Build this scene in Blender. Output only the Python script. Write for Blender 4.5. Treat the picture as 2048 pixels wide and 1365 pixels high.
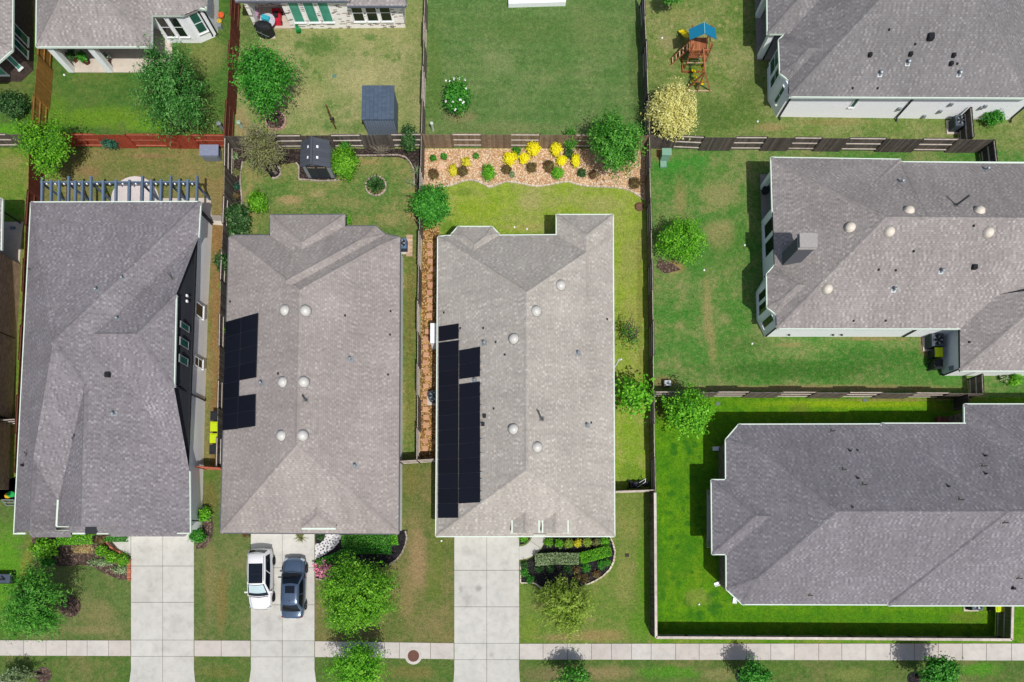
import bpy, bmesh, math, random
import numpy as np
from mathutils import Vector, Matrix
from mathutils.bvhtree import BVHTree

for o in list(bpy.data.objects):
    bpy.data.objects.remove(o)
SC = bpy.context.scene
COL = SC.collection
RR = random.Random(11)
NP = np.random.RandomState(5)

# ------------------------------------------------------------------ camera, sky, sun, exposure
FPX = 1365.0
TILT = math.radians(3.5)
CX, CY = 1024.0, 1090.0 - 1365.0 * math.tan(TILT)
H = 53.3
cam_d = bpy.data.cameras.new('camera')
cam = bpy.data.objects.new('camera', cam_d)
COL.objects.link(cam)
cam.location = (0, 0, H)
cam.rotation_euler = (TILT, 0, 0)
cam_d.sensor_width = 36.0
cam_d.lens = 36.0 * FPX / 2048.0
cam_d.shift_y = (CY - 682.5) / 2048.0
cam_d.clip_end = 2000
SC.camera = cam

SUNV = Vector((0.72, -1.55, 3.26)).normalized()
w = bpy.data.worlds.new('World'); SC.world = w; w.use_nodes = True
nt = w.node_tree
bg = nt.nodes['Background']
sky = nt.nodes.new('ShaderNodeTexSky'); sky.sky_type = 'NISHITA'; sky.sun_disc = False
sky.sun_elevation = math.asin(SUNV.z); sky.sun_rotation = math.atan2(SUNV.x, SUNV.y)
sky.air_density = 1.0; sky.dust_density = 2.5; sky.ozone_density = 0.6
nt.links.new(sky.outputs[0], bg.inputs[0]); bg.inputs[1].default_value = 0.105
sd = bpy.data.lights.new('sun', 'SUN'); sd.energy = 3.9; sd.angle = math.radians(0.6); sd.color = (1.0, 0.97, 0.93)
so = bpy.data.objects.new('sun', sd); COL.objects.link(so)
so.rotation_euler = SUNV.to_track_quat('Z', 'Y').to_euler()
SC.view_settings.view_transform = 'Standard'; SC.view_settings.look = 'None'
SC.view_settings.exposure = 0.0; SC.view_settings.gamma = 1.0

# ------------------------------------------------------------------ picture point -> point in the place
_ct, _st = math.cos(TILT), math.sin(TILT)
def ray(px, py):
    dx = (px - CX) / FPX; dy = -(py - CY) / FPX
    return Vector((dx, dy * _ct + _st, dy * _st - _ct))
def P(px, py, z=0.0):
    d = ray(px, py); k = (z - H) / d.z
    return Vector((d.x * k, d.y * k, z))
EYE = Vector((0, 0, H))

# ------------------------------------------------------------------ materials
def lin(c):
    c = c / 255.0
    return c / 12.92 if c <= 0.04045 else ((c + 0.055) / 1.055) ** 2.4
KA = 0.74
def rgb(t, k=1.0):
    return tuple(min(0.9, lin(c) * KA * k) for c in t) + (1.0,)
MATS = {}
class NT:
    def __init__(s, name):
        s.m = bpy.data.materials.new(name); s.m.use_nodes = True
        s.t = s.m.node_tree; s.b = s.t.nodes['Principled BSDF']; s.b.inputs['Specular IOR Level'].default_value = 0.25
    def n(s, typ, **kw):
        x = s.t.nodes.new('ShaderNode' + typ)
        for k, v in kw.items(): setattr(x, k, v)
        return x
    def l(s, a, b): s.t.links.new(a, b)
    def val(s, sock, v):
        if hasattr(v, 'is_linked') or isinstance(v, bpy.types.NodeSocket): s.l(v, sock)
        else: sock.default_value = v
    def math(s, op, a, b=None, c=None, clamp=False):
        x = s.n('Math', operation=op); x.use_clamp = clamp
        s.val(x.inputs[0], a)
        if b is not None: s.val(x.inputs[1], b)
        if c is not None: s.val(x.inputs[2], c)
        return x.outputs[0]
    def mix(s, f, a, b, mode='MIX'):
        x = s.n('Mix', data_type='RGBA', blend_type=mode)
        s.val(x.inputs[0], f); s.val(x.inputs[6], a); s.val(x.inputs[7], b)
        return x.outputs[2]
    def noise(s, scale, detail=4, rough=.6, co=None, dist=0.0):
        x = s.n('TexNoise'); x.inputs['Scale'].default_value = scale; x.inputs['Detail'].default_value = detail
        x.inputs['Roughness'].default_value = rough; x.inputs['Distortion'].default_value = dist
        if co is not None: s.l(co, x.inputs['Vector'])
        return x.outputs['Fac']
    def rng(s, v, a, b, c=0.0, d=1.0, smooth=False):
        x = s.n('MapRange'); x.interpolation_type = 'SMOOTHSTEP' if smooth else 'LINEAR'
        s.val(x.inputs[0], v)
        for i, q in enumerate((a, b, c, d)): x.inputs[i + 1].default_value = q
        return x.outputs[0]
    def obj(s): return s.n('TexCoord').outputs['Object']
    def attr(s, name='tint'): return s.n('Attribute', attribute_name=name).outputs['Fac']
    def bump(s, h, strength=.3, dist=.02):
        x = s.n('Bump'); x.inputs['Strength'].default_value = strength; x.inputs['Distance'].default_value = dist
        s.l(h, x.inputs['Height']); s.l(x.outputs[0], s.b.inputs['Normal'])
    def out(s, col, rough=.8, metal=0.0):
        s.val(s.b.inputs['Base Color'], col); s.val(s.b.inputs['Roughness'], rough); s.b.inputs['Metallic'].default_value = metal
        return s.m
def grey(v): return (v, v, v, 1)

def mat(name, c, rough=.75, metal=0.0, nz=.18, ns=6.0, tint=.15, c2=None, k=1.0, spec=.25):
    """plain material: colour from the photo, mottled by noise and varied piece by piece by the tint attribute"""
    if name in MATS: return MATS[name]
    s = NT(name); co = s.obj()
    base = rgb(c, k)
    a = s.attr()
    if c2 is not None: col = s.mix(a, base, rgb(c2, k))
    else: col = s.mix(1.0, base, s.n('CombineColor').outputs[0], 'MIX') if False else base
    f = s.rng(s.noise(ns, 5, .65, co), .25, .75, 1 - nz, 1 + nz)
    if c2 is None and tint: f = s.math('MULTIPLY', f, s.rng(a, 0, 1, 1 - tint, 1 + tint))
    cc = s.n('CombineColor')
    for i in range(3): s.l(f, cc.inputs[i])
    col = s.mix(1.0, col, cc.outputs[0], 'MULTIPLY')
    s.b.inputs['Specular IOR Level'].default_value = spec
    MATS[name] = s.out(col, rough, metal)
    return MATS[name]

def shingles(name, c, c2, c3, light=.5, k=1.1):
    s = NT(name)
    uv = s.n('UVMap').outputs[0]
    sp = s.n('SeparateXYZ'); s.l(uv, sp.inputs[0])
    u, v = sp.outputs[0], sp.outputs[1]
    RV, RU = 0.15, 0.17
    row = s.math('FLOOR', s.math('DIVIDE', v, RV))
    wn = s.n('TexWhiteNoise', noise_dimensions='1D'); s.l(row, wn.inputs['W'])
    uu = s.math('ADD', s.math('DIVIDE', u, RU), s.math('MULTIPLY', wn.outputs[0], 7.3))
    colm = s.math('FLOOR', uu)
    cv = s.n('CombineXYZ'); s.l(colm, cv.inputs[0]); s.l(row, cv.inputs[1])
    w2 = s.n('TexWhiteNoise', noise_dimensions='2D'); s.l(cv.outputs[0], w2.inputs['Vector'])
    t = w2.outputs[0]
    co = s.obj()
    col = s.mix(t, rgb(c, k), rgb(c2, k))
    par = s.math('GREATER_THAN', s.math('MODULO', s.math('ABSOLUTE', colm), 2.0), .5)
    big = s.rng(s.noise(.9, 4, .65, co), .3, .7, .55, 1.25)
    lightm = s.math('MULTIPLY', s.math('MULTIPLY', s.rng(t, 1 - light, 1.0, 0, .62), par), big, clamp=True)
    col = s.mix(lightm, col, rgb(c3, k))
    f = s.math('MULTIPLY', s.rng(s.noise(.3, 5, .65, co), .3, .7, .90, 1.09), s.rng(s.noise(5, 5, .8, co), .3, .7, .90, 1.10))
    f = s.math('MULTIPLY', f, s.rng(s.noise(.13, 3, .6, co), .35, .65, .95, 1.05))
    sv = s.n('CombineXYZ'); s.l(s.math('MULTIPLY', u, 1.6), sv.inputs[0]); s.l(s.math('MULTIPLY', v, .16), sv.inputs[1])
    f = s.math('MULTIPLY', f, s.rng(s.noise(1.0, 4, .6, sv.outputs[0]), .34, .66, .93, 1.06))
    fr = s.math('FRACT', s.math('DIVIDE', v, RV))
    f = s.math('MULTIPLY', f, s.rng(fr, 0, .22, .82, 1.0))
    cc = s.n('CombineColor')
    for i in range(3): s.l(f, cc.inputs[i])
    col = s.mix(1.0, col, cc.outputs[0], 'MULTIPLY')
    s.bump(s.math('ADD', t, fr), .4, .01)
    MATS[name] = s.out(col, .92)
    return MATS[name]

def bricks(name, c, c2, mortar, odd=None, oddamt=0.0, bw=.24, bh=.08, k=1.0):
    s = NT(name)
    uv = s.n('UVMap').outputs[0]
    sp = s.n('SeparateXYZ'); s.l(uv, sp.inputs[0])
    u, v = sp.outputs[0], sp.outputs[1]
    r = s.math('DIVIDE', v, bh); row = s.math('FLOOR', r)
    uu = s.math('ADD', s.math('DIVIDE', u, bw), s.math('MULTIPLY', s.math('MODULO', row, 2.0), .5))
    cv = s.n('CombineXYZ'); s.l(s.math('FLOOR', uu), cv.inputs[0]); s.l(row, cv.inputs[1])
    w2 = s.n('TexWhiteNoise', noise_dimensions='2D'); s.l(cv.outputs[0], w2.inputs['Vector'])
    col = s.mix(w2.outputs[0], rgb(c, k), rgb(c2, k))
    if odd:
        col = s.mix(s.rng(w2.outputs[0], 1 - oddamt, 1 - oddamt + .01, 0, 1), col, rgb(odd))
    fu = s.math('FRACT', uu); fv = s.math('FRACT', r)
    m = s.math('MAXIMUM', s.rng(fu, .0, .06, 1, 0), s.rng(fv, .0, .16, 1, 0))
    col = s.mix(m, col, rgb(mortar, k))
    s.bump(s.math('SUBTRACT', 1.0, m), .4, .01)
    MATS[name] = s.out(col, .88)
    return MATS[name]

def grass(name, g1, g2, dry, dryamt=.35, seed=0.0, spots=(), pscale=.28, fine=.34, stripes=None, fleck=.36):
    """lawn: two greens, dry patches and flecks; spots = patches in the turf (x, y, rx, ry, colour, strength) in picture points"""
    s = NT(name); co0 = s.obj()
    mp = s.n('Mapping'); mp.inputs['Location'].default_value = (seed * 13.7, seed * 7.1, 0); s.l(co0, mp.inputs[0]); co = mp.outputs[0]
    n2 = s.noise(1.4, 9, .78, co)
    col = s.mix(s.rng(n2, .38, .62), rgb(g1, 1.08), rgb(g2, 1.08))
    n1 = s.math('ADD', s.math('MULTIPLY', s.noise(pscale, 7, .7, co, .3), .6), s.math('MULTIPLY', s.noise(2.2, 8, .8, co), .4))
    thr = .5 + .22 * (0.5 - dryamt)
    col = s.mix(s.rng(n1, thr - .09, thr + .13, 0, .85, True), col, rgb(dry))
    if stripes:
        sp = s.n('SeparateXYZ'); s.l(co0, sp.inputs[0])
        ax = sp.outputs[stripes[0]]
        sw = s.math('SINE', s.math('ADD', s.math('MULTIPLY', ax, 6.283 / stripes[1]), s.math('MULTIPLY', n2, 2.0)))
        f = s.rng(sw, -1, 1, 1 - stripes[2], 1 + stripes[2])
        cc = s.n('CombineColor')
        for i in range(3): s.l(f, cc.inputs[i])
        col = s.mix(1.0, col, cc.outputs[0], 'MULTIPLY')
    if spots:
        sp = s.n('SeparateXYZ'); s.l(co0, sp.inputs[0])
        nx = s.math('SUBTRACT', s.noise(1.1, 7, .75, co), .5)
        for (px, py, rx, ry, c, st) in spots:
            p = P(px, py); k = 25.8
            ex = s.math('DIVIDE', s.math('SUBTRACT', sp.outputs[0], p.x), rx / k)
            ey = s.math('DIVIDE', s.math('SUBTRACT', sp.outputs[1], p.y), ry / k)
            r = s.math('SQRT', s.math('ADD', s.math('MULTIPLY', ex, ex), s.math('MULTIPLY', ey, ey)))
            r = s.math('ADD', r, s.math('MULTIPLY', nx, 1.9))
            col = s.mix(s.rng(r, .35, 1.2, st, 0, True), col, rgb(c))
    nf = s.noise(3.6, 6, .85, co)
    col = s.mix(s.rng(nf, .50, .62, 0, fleck), col, rgb(dry, 1.05))
    col = s.mix(s.rng(nf, .38, .48, .5, 0), col, rgb(g1, .8))
    n3 = s.noise(8, 5, .85, co0); n4 = s.noise(3.0, 4, .75, co0)
    f = s.math('MULTIPLY', s.rng(n3, .36, .64, 1 - fine, 1 + fine), s.rng(n4, .36, .64, .88, 1.12))
    cc = s.n('CombineColor')
    for i in range(3): s.l(f, cc.inputs[i])
    col = s.mix(1.0, col, cc.outputs[0], 'MULTIPLY')
    s.bump(n3, .9, .05)
    MATS[name] = s.out(col, .95)
    return MATS[name]

def stones(name, cols, scale=9.0, gap=(60, 45, 30), bump=.6):
    s = NT(name); co = s.obj()
    v = s.n('TexVoronoi'); v.inputs['Scale'].default_value = scale; s.l(co, v.inputs['Vector'])
    sc = s.n('SeparateColor'); s.l(v.outputs['Color'], sc.inputs[0])
    cr = s.n('ValToRGB'); cr.color_ramp.interpolation = 'CONSTANT'
    e = cr.color_ramp.elements
    while len(e) < len(cols): e.new(0.5)
    for i, c in enumerate(cols):
        e[i].position = i / len(cols); e[i].color = rgb(c)
    s.l(sc.outputs[0], cr.inputs[0])
    d = v.outputs['Distance']
    col = s.mix(s.rng(d, .42, .75, 0, .8), cr.outputs[0], rgb(gap))
    f = s.rng(s.noise(.8, 4, .6, co), .3, .7, .88, 1.1)
    cc = s.n('CombineColor')
    for i in range(3): s.l(f, cc.inputs[i])
    col = s.mix(1.0, col, cc.outputs[0], 'MULTIPLY')
    s.bump(s.math('SUBTRACT', 1.0, d), bump, .05)
    MATS[name] = s.out(col, .85)
    return MATS[name]

def concrete(name, c, c2, smudges=()):
    s = NT(name); co = s.obj(); a = s.attr()
    col = s.mix(a, rgb(c), rgb(c2))
    n1 = s.noise(.55, 6, .62, co); n2 = s.noise(18, 4, .7, co); n3 = s.noise(2.2, 6, .7, co, .6)
    f = s.math('MULTIPLY', s.rng(n1, .36, .64, .92, 1.05), s.rng(n2, .36, .64, .95, 1.04))
    f = s.math('MULTIPLY', f, s.rng(n3, .34, .52, .90, 1.0))
    cc = s.n('CombineColor')
    for i in range(3): s.l(f, cc.inputs[i])
    col = s.mix(1.0, col, cc.outputs[0], 'MULTIPLY')
    col = s.mix(s.rng(n1, .66, .8, 0, .3), col, rgb((205, 180, 160)))
    if smudges:
        sp = s.n('SeparateXYZ'); s.l(co, sp.inputs[0])
        for (px, py, rx, ry, st) in smudges:
            p = P(px, py); ex = s.math('DIVIDE', s.math('SUBTRACT', sp.outputs[0], p.x), rx / 25.8); ey = s.math('DIVIDE', s.math('SUBTRACT', sp.outputs[1], p.y), ry / 25.8)
            r = s.math('ADD', s.math('SQRT', s.math('ADD', s.math('MULTIPLY', ex, ex), s.math('MULTIPLY', ey, ey))), s.math('MULTIPLY', s.math('SUBTRACT', n3, .5), 1.2))
            col = s.mix(s.rng(r, .2, 1.2, st, 0, True), col, rgb((120, 116, 110)))
    s.bump(n2, .2, .004)
    MATS[name] = s.out(col, .85)
    return MATS[name]

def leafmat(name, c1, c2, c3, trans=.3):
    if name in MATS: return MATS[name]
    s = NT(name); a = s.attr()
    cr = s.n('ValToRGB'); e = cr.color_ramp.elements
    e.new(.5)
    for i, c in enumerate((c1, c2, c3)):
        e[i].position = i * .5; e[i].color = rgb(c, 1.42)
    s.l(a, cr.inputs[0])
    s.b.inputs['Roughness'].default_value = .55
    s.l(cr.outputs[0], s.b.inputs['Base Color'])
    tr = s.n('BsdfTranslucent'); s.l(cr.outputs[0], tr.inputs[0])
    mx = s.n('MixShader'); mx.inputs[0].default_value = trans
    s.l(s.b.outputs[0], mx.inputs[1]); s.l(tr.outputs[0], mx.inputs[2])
    s.l(mx.outputs[0], s.t.nodes['Material Output'].inputs['Surface'])
    MATS[name] = s.m
    return s.m

def glass(name, c, rough=.08):
    if name in MATS: return MATS[name]
    s = NT(name); s.b.inputs['Specular IOR Level'].default_value = .6
    co = s.obj()
    col = s.mix(s.rng(s.noise(1.2, 3, .5, co), .35, .65), rgb(c, .75), rgb(c, 1.2))
    MATS[name] = s.out(col, rough)
    return MATS[name]

# ------------------------------------------------------------------ objects
ORG = {}
def tag(o, label=None, cat=None, group=None, kind=None):
    if label: o['label'] = label
    if cat: o['category'] = cat
    if group: o['group'] = group
    if kind: o['kind'] = kind
    return o
def thing(name, label, cat, loc, group=None):
    o = bpy.data.objects.new(name, None); COL.objects.link(o)
    o.location = loc; o.empty_display_size = .3
    ORG[o.name] = Vector(loc)
    return tag(o, label, cat, group)

class MB:
    def __init__(s): s.v = []; s.f = []; s.t = []; s.uv = []
    def face(s, pts, tint=.5, uv=None):
        b = len(s.v); s.v += [tuple(p) for p in pts]; s.f.append(tuple(range(b, b + len(pts)))); s.t.append(tint)
        s.uv.append(uv if uv else [(0, 0)] * len(pts))
    def box(s, c, d, rz=0.0, tint=.5, rot=None, taper=1.0):
        M = rot if rot is not None else Matrix.Rotation(rz, 3, 'Z')
        c = Vector(c); hx, hy, hz = d[0] / 2, d[1] / 2, d[2] / 2
        q = []
        for z, k in ((-hz, 1.0), (hz, taper)):
            for x, y in ((-hx, -hy), (hx, -hy), (hx, hy), (-hx, hy)):
                q.append(c + M @ Vector((x * k, y * k, z)))
        for idx in ((3, 2, 1, 0), (4, 5, 6, 7), (0, 1, 5, 4), (1, 2, 6, 5), (2, 3, 7, 6), (3, 0, 4, 7)):
            s.face([q[i] for i in idx], tint)
        return s
    def beam(s, a, b, wd, ht, tint=.5, up=None):
        a = Vector(a); b = Vector(b); d = b - a; L = d.length
        if L < 1e-5: return s
        d.normalize(); u = Vector((0, 0, 1)) if up is None else Vector(up).normalized()
        if abs(d.dot(u)) > .95: u = Vector((0, 1, 0))
        sd = d.cross(u).normalized(); u = sd.cross(d)
        M = Matrix((sd, d, u)).transposed()
        return s.box((a + b) / 2, (wd, L, ht), tint=tint, rot=M)
    def prism(s, poly, z0, z1, tint=.5, top=True, bottom=True):
        n = len(poly); area = sum(poly[i][0] * poly[(i + 1) % n][1] - poly[(i + 1) % n][0] * poly[i][1] for i in range(n))
        if area < 0: poly = poly[::-1]
        acc = 0.0
        for i in range(n):
            a, b = poly[i], poly[(i + 1) % n]
            L = math.hypot(b[0] - a[0], b[1] - a[1])
            s.face([(a[0], a[1], z0), (b[0], b[1], z0), (b[0], b[1], z1), (a[0], a[1], z1)], tint,
                   [(acc, z0), (acc + L, z0), (acc + L, z1), (acc, z1)])
            acc += L
        if top: s.face([(p[0], p[1], z1) for p in poly], tint)
        if bottom: s.face([(p[0], p[1], z0) for p in poly[::-1]], tint)
        return s
    def ring(s, rings, caps=True, tint=.5):
        n = len(rings[0]); b = len(s.v)
        for r in rings: s.v += [tuple(p) for p in r]
        for k in range(len(rings) - 1):
            for i in range(n):
                j = (i + 1) % n
                s.f.append((b + k * n + i, b + k * n + j, b + (k + 1) * n + j, b + (k + 1) * n + i)); s.t.append(tint); s.uv.append([(0, 0)] * 4)
        if caps:
            s.f.append(tuple(b + i for i in range(n))[::-1]); s.t.append(tint); s.uv.append([(0, 0)] * n)
            m = b + (len(rings) - 1) * n
            s.f.append(tuple(m + i for i in range(n))); s.t.append(tint); s.uv.append([(0, 0)] * n)
        return s
    def tube(s, path, r, n=8, tint=.5):
        path = [Vector(p) for p in path]; rs = r if isinstance(r, (list, tuple)) else [r] * len(path)
        rings = []
        for i, p in enumerate(path):
            d = (path[min(i + 1, len(path) - 1)] - path[max(i - 1, 0)])
            if d.length < 1e-6: d = Vector((0, 0, 1))
            d.normalize()
            u = Vector((0, 0, 1)) if abs(d.z) < .9 else Vector((1, 0, 0))
            a = d.cross(u).normalized(); c = d.cross(a)
            rings.append([p + (a * math.cos(6.28319 * k / n) + c * math.sin(6.28319 * k / n)) * rs[i] for k in range(n)])
        return s.ring(rings, True, tint)
    def lathe(s, c, prof, n=20, tint=.5, rot=None, sx=1.0, sy=1.0):
        c = Vector(c); rings = []
        for r, z in prof:
            rg = []
            for k in range(n):
                p = Vector((r * sx * math.cos(6.28319 * k / n), r * sy * math.sin(6.28319 * k / n), z))
                rg.append(c + (rot @ p if rot is not None else p))
            rings.append(rg)
        return s.ring(rings, True, tint)

def build(name, mb, m, parent=None, loc=None, smooth=False, **tags):
    if parent is not None:
        org = ORG[parent.name]
    else:
        if loc is None:
            a = np.array(mb.v); loc = (float(a[:, 0].mean()), float(a[:, 1].mean()), float(a[:, 2].min()))
        org = Vector(loc)
    me = bpy.data.meshes.new(name)
    va = np.array(mb.v, dtype=float) - np.array(org)
    me.from_pydata([tuple(x) for x in va], [], mb.f)
    at = me.attributes.new('tint', 'FLOAT', 'FACE'); at.data.foreach_set('value', np.array(mb.t, dtype=np.float32))
    ul = me.uv_layers.new(name='UVMap')
    ul.data.foreach_set('uv', np.array([c for u in mb.uv for c in u], dtype=np.float32).ravel())
    if smooth: me.polygons.foreach_set('use_smooth', [True] * len(me.polygons))
    for mm in (m if isinstance(m, (list, tuple)) else [m]): me.materials.append(mm)
    me.update()
    o = bpy.data.objects.new(name, me); COL.objects.link(o)
    if parent is not None: o.parent = parent
    else: o.location = org
    ORG[o.name] = org
    return tag(o, **tags)
def bevel(o, wd=.02, seg=2):
    b = o.modifiers.new('bevel', 'BEVEL'); b.width = wd; b.segments = seg; b.limit_method = 'ANGLE'; b.angle_limit = math.radians(40)
    return o
def weld(o):
    bm = bmesh.new(); bm.from_mesh(o.data); bmesh.ops.remove_doubles(bm, verts=bm.verts, dist=.0005)
    bmesh.ops.recalc_face_normals(bm, faces=bm.faces); bm.to_mesh(o.data); bm.free(); return o

def sheet(name, poly_px, z, m, label, cat, kind='structure'):
    mb = MB(); mb.face([P(x, y, 0) + Vector((0, 0, z)) for x, y in poly_px])
    o = build(name, mb, m, loc=(0, 0, 0), label=label, cat=cat, kind=kind)
    if o.data.polygons[0].normal.z < 0: o.data.flip_normals()
    return o

# ------------------------------------------------------------------ roofs and houses
def clip(poly, a, b, c):
    out = []; n = len(poly)
    for i in range(n):
        p, q = poly[i], poly[(i + 1) % n]
        dp = a * p[0] + b * p[1] + c; dq = a * q[0] + b * q[1] + c
        if dp >= -1e-9: out.append(p)
        if (dp > 1e-9 and dq < -1e-9) or (dp < -1e-9 and dq > 1e-9):
            t = dp / (dp - dq); out.append((p[0] + (q[0] - p[0]) * t, p[1] + (q[1] - p[1]) * t))
    return out

class Roof:
    def __init__(s): s.mb = MB(); s.edges = []; s.tri = []
    def add(s, pts, uvd=None, tint=.5):
        pts = [Vector(p) for p in pts]
        nrm = Vector((0, 0, 0))
        for i in range(len(pts)):
            a, b = pts[i], pts[(i + 1) % len(pts)]
            nrm += a.cross(b)
        if nrm.z < 0: pts.reverse(); nrm = -nrm
        nrm.normalize()
        if uvd is None:
            uvd = Vector((0, 0, 1)).cross(nrm)
            uvd = uvd.normalized() if uvd.length > 1e-4 else Vector((1, 0, 0))
        vd = nrm.cross(uvd)
        uv = [(p.dot(uvd), p.dot(vd)) for p in pts]
        s.mb.face(pts, tint, uv); s.tri.append(pts)
        return nrm
    def cap(s, a, b, n1, n2, wd=.17, lift=.03):
        a, b = Vector(a), Vector(b); d = (b - a)
        if d.length < .2: return
        d.normalize(); top = Vector((0, 0, lift))
        L = (b - a).length
        for n in (n1, n2):
            o = n.cross(d)
            if o.dot(n1 + n2) > 0: o = -o
            o.normalize()
            q = [a + top, b + top, b + o * wd + n * .012, a + o * wd + n * .012]
            nn = (q[1] - q[0]).cross(q[2] - q[1])
            uv = [(0, 0), (0, L), (wd, L), (wd, 0)]
            if nn.z < 0: q.reverse(); uv.reverse()
            s.mb.face(q, .9, uv)
    def body(s, px, ze, slopes, notch=None, caps=True, gut=None):
        """convex eave outline in picture points at height ze; one slope per edge (None: runs into the house)"""
        pw = [P(x, y, ze) for x, y in px]
        poly = [(p.x, p.y) for p in pw]; n = len(poly)
        ar = sum(poly[i][0] * poly[(i + 1) % n][1] - poly[(i + 1) % n][0] * poly[i][1] for i in range(n))
        sg = 1 if ar > 0 else -1
        pl = []
        for i in range(n):
            a, b = poly[i], poly[(i + 1) % n]
            dx, dy = b[0] - a[0], b[1] - a[1]; L = math.hypot(dx, dy)
            nx, ny = -dy / L * sg, dx / L * sg
            if slopes[i] is None: pl.append(None)
            else: pl.append((slopes[i] * nx, slopes[i] * ny, ze - slopes[i] * (nx * a[0] + ny * a[1]), (dx / L, dy / L)))
        faces = {}
        for i in range(n):
            if pl[i] is None: continue
            f = list(poly)
            for j in range(n):
                if j == i or pl[j] is None: continue
                f = clip(f, pl[j][0] - pl[i][0], pl[j][1] - pl[i][1], pl[j][2] - pl[i][2])
                if len(f) < 3: break
            if len(f) < 3: continue
            parts = [f]
            if notch:
                x0, x1, y0 = notch
                parts = [clip(f, -1, 0, x0), clip(f, 1, 0, -x1), clip(clip(clip(f, 1, 0, -x0), -1, 0, x1), 0, 1, -y0)]
            nrm = None
            for g in parts:
                if len(g) < 3: continue
                pts = [(x, y, pl[i][0] * x + pl[i][1] * y + pl[i][2]) for x, y in g]
                ud = Vector((pl[i][3][0], pl[i][3][1], 0))
                nrm = s.add(pts, ud)
            faces[i] = (f, nrm)
        if caps:
            for i in faces:
                for j in faces:
                    if j <= i: continue
                    f = faces[i][0]; sh = []
                    for (x, y) in f:
                        zi = pl[i][0] * x + pl[i][1] * y + pl[i][2]; zj = pl[j][0] * x + pl[j][1] * y + pl[j][2]
                        if abs(zi - zj) < 1e-4: sh.append(Vector((x, y, zi)))
                    if len(sh) >= 2: s.cap(sh[0], sh[-1], faces[i][1], faces[j][1])
        for i in range(n):
            if pl[i] is not None and (gut is None or i in gut):
                s.edges.append((pw[i], pw[(i + 1) % n]))
        # soffit under the eaves
        zz = ze - .17
        cc = [(p[0], p[1], zz) for p in poly]
        if sg > 0: cc.reverse()
        if not notch: s.mb.face(cc, .5)
        return poly
    def bvh(s):
        vs = []; fs = []
        for t in s.tri:
            b = len(vs); vs += t; fs.append(tuple(range(b, b + len(t))))
        s.tree = BVHTree.FromPolygons(vs, fs)
    def hit(s, px, py):
        loc, n, i, d = s.tree.ray_cast(EYE, ray(px, py))
        if loc is None: return P(px, py, 3.5), Vector((0, 0, 1))
        return loc, (n if n.z > 0 else -n)

def inset(poly, d, skip=()):
    n = len(poly); ar = sum(poly[i][0] * poly[(i + 1) % n][1] - poly[(i + 1) % n][0] * poly[i][1] for i in range(n))
    sg = 1 if ar > 0 else -1; L = []
    for i in range(n):
        a, b = Vector(poly[i][:2]), Vector(poly[(i + 1) % n][:2]); t = (b - a).normalized()
        nn = Vector((-t.y, t.x)) * sg; k = 0.0 if i in skip else d
        L.append((a + nn * k, t))
    out = []
    for i in range(n):
        (p, t), (q, u) = L[i - 1], L[i]
        den = t.x * u.y - t.y * u.x
        if abs(den) < 1e-5: out.append((q.x, q.y)); continue
        k = ((q.x - p.x) * u.y - (q.y - p.y) * u.x) / den
        out.append((p.x + t.x * k, p.y + t.y * k))
    return out
def gp(pts): return [(P(x, y, 0).x, P(x, y, 0).y) for x, y in pts]

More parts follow.
